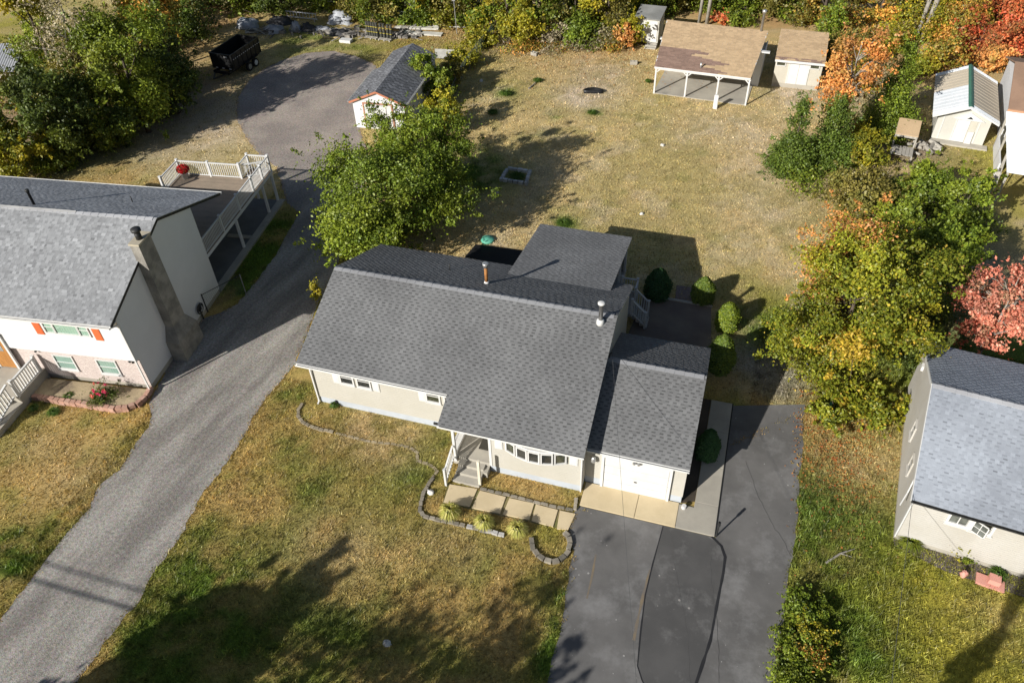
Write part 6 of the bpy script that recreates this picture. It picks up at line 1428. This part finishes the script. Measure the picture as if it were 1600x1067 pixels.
# rose bush and pot flowers
rb = tree_px('rose_bush', 'rose bush with pink blooms in the white house flower bed', 'rose bush', (157, 636), (160, 602), 24, 'dark', 3600, .075, lo=.02, limbs=14)
nf = 17; hR = .95; an = RNG.uniform(0, 2 * np.pi, nf); ra = .5 * RNG.uniform(.2, 1, nf) ** .6
FP = np.stack([ra * np.cos(an), ra * np.sin(an), hR * RNG.uniform(.45, 1.0, nf)], 1); FPn = np.repeat(FP, 26, 0) + RNG.normal(0, .030, (nf * 26, 3))
bc = np.array([(.75, .04, .16), (.80, .20, .16), (.72, .08, .20)])[RNG.choice(3, nf)]
for i in range(nf): leaf_mesh('bloom', FPn[i * 26:(i + 1) * 26], .072, np.repeat(bc[i:i + 1], 26, 0) * RNG.uniform(.8, 1.2, (26, 1)), rb)
PP = RNG.normal(size=(1500, 3)); PP /= np.linalg.norm(PP, axis=1)[:, None]; PP = PP * np.array((.40, .40, .30)) * RNG.uniform(.6, 1, (1500, 1)) + np.array((0, 0, .68))
leaf_mesh('flowers', PP, .09, np.where(RNG.random((1500, 1)) < .82, np.array([[.62, .012, .02]]), np.array([[.06, .10, .02]])) * RNG.uniform(.7, 1.2, (1500, 1)), pot)
# trees on the near side of the road, outside the picture, whose shadows fall on the lawn
SDX, SDY = .505, .863
def shade_tree(label, px, h, rad, pal, n, shape='round', lo=.25, thin=.25, **kw):
    g = G(*px); k = (h * .96) / math.tan(SUN_EL); base = (g[0] - SDX * k, g[1] - SDY * k, 0)
    return make_tree('roadside_tree', label, 'tree', base, h, rad, pal, n, .44 if pal == 'dark' else .26, lo=lo, shape=shape, group='trees across the road', **kw)
shade_tree('broad dense oak across the road beside the gravel drive mouth', (492, 896), 10, 2.7, 'dark', 24000, 'round', .05, dens_clump=4.0)
shade_tree('small pointed evergreen across the road, left of the broad oak', (308, 952), 8, 1.15, 'dark', 9000, 'cone', .05)
shade_tree('thin-leaved oak across the road facing the lawn', (742, 868), 11, 3.4, 'olive', 2200, 'round', .2, limbs=26)
shade_tree('thin-leaved oak across the road facing the walkway bed', (855, 905), 11, 3.0, 'olive', 2400, 'round', .2, limbs=26)
shade_tree('leafy oak across the road facing the asphalt driveway', (930, 940), 10, 1.9, 'olive', 8000, 'round', .2)
shade_tree('leafy oak across the road beside the asphalt drive mouth', (900, 1020), 9, 1.8, 'olive', 9000, 'round', .1)
shade_tree('narrow evergreen across the road facing the beige house', (1588, 918), 10, .38, 'dark', 6000, 'cone', .45)

# ================================================================== turf blades, fallen leaves
blades('lawn_grass', -8, 14.5, -16, 1.0, 700, .085, .017)
blades('lawn_grass', -22, -6, -12, 2, 360, .085, .021)
blades('lawn_grass', 20.3, 34, -10, 12, 620, .115, .017)
blades('back_lawn_grass', -12, 31, 5, 30, 290, .08, .024)
blades('back_lawn_grass', -14, 36, 30, 50, 130, .09, .036)
blades('side_grass', -50, -9, 6, 50, 80, .09, .034, keep=lambda x, y: y > 6)
nl = 2200; lx = RNG.normal(24.3, 1.2, nl); ly = RNG.normal(4.6, 2.6, nl); lx = np.where((lx < 22.3) & (RNG.random(nl) < .93), lx + 2.2, lx); P = np.stack([lx, ly, RNG.uniform(.03, .09, nl)], 1)
o = leaf_mesh('fallen_leaves', P, .10, np.array([(.50, .20, .05), (.42, .13, .04), (.36, .25, .08), (.5, .3, .1)])[RNG.choice(4, nl)], None, up=2.0); o['kind'] = 'stuff'
nl = 1800; lx = RNG.uniform(-14, 16, nl); ly = 44 + RNG.normal(0, 3, nl); P = np.stack([lx, ly, RNG.uniform(.03, .09, nl)], 1)
o = leaf_mesh('fallen_leaves', P, .14, np.array([(.45, .24, .09), (.38, .2, .08)])[RNG.choice(2, nl)], None, up=2.0); o['kind'] = 'stuff'

fringe('drive_edge_grass', GRAVEL, 60, .10, .07, .022)
fringe('drive_edge_grass', ASPH[:-4], 60, .09, .07, .02)
fringe('walk_edge_grass', FWR, 50, .05, .07, .018)
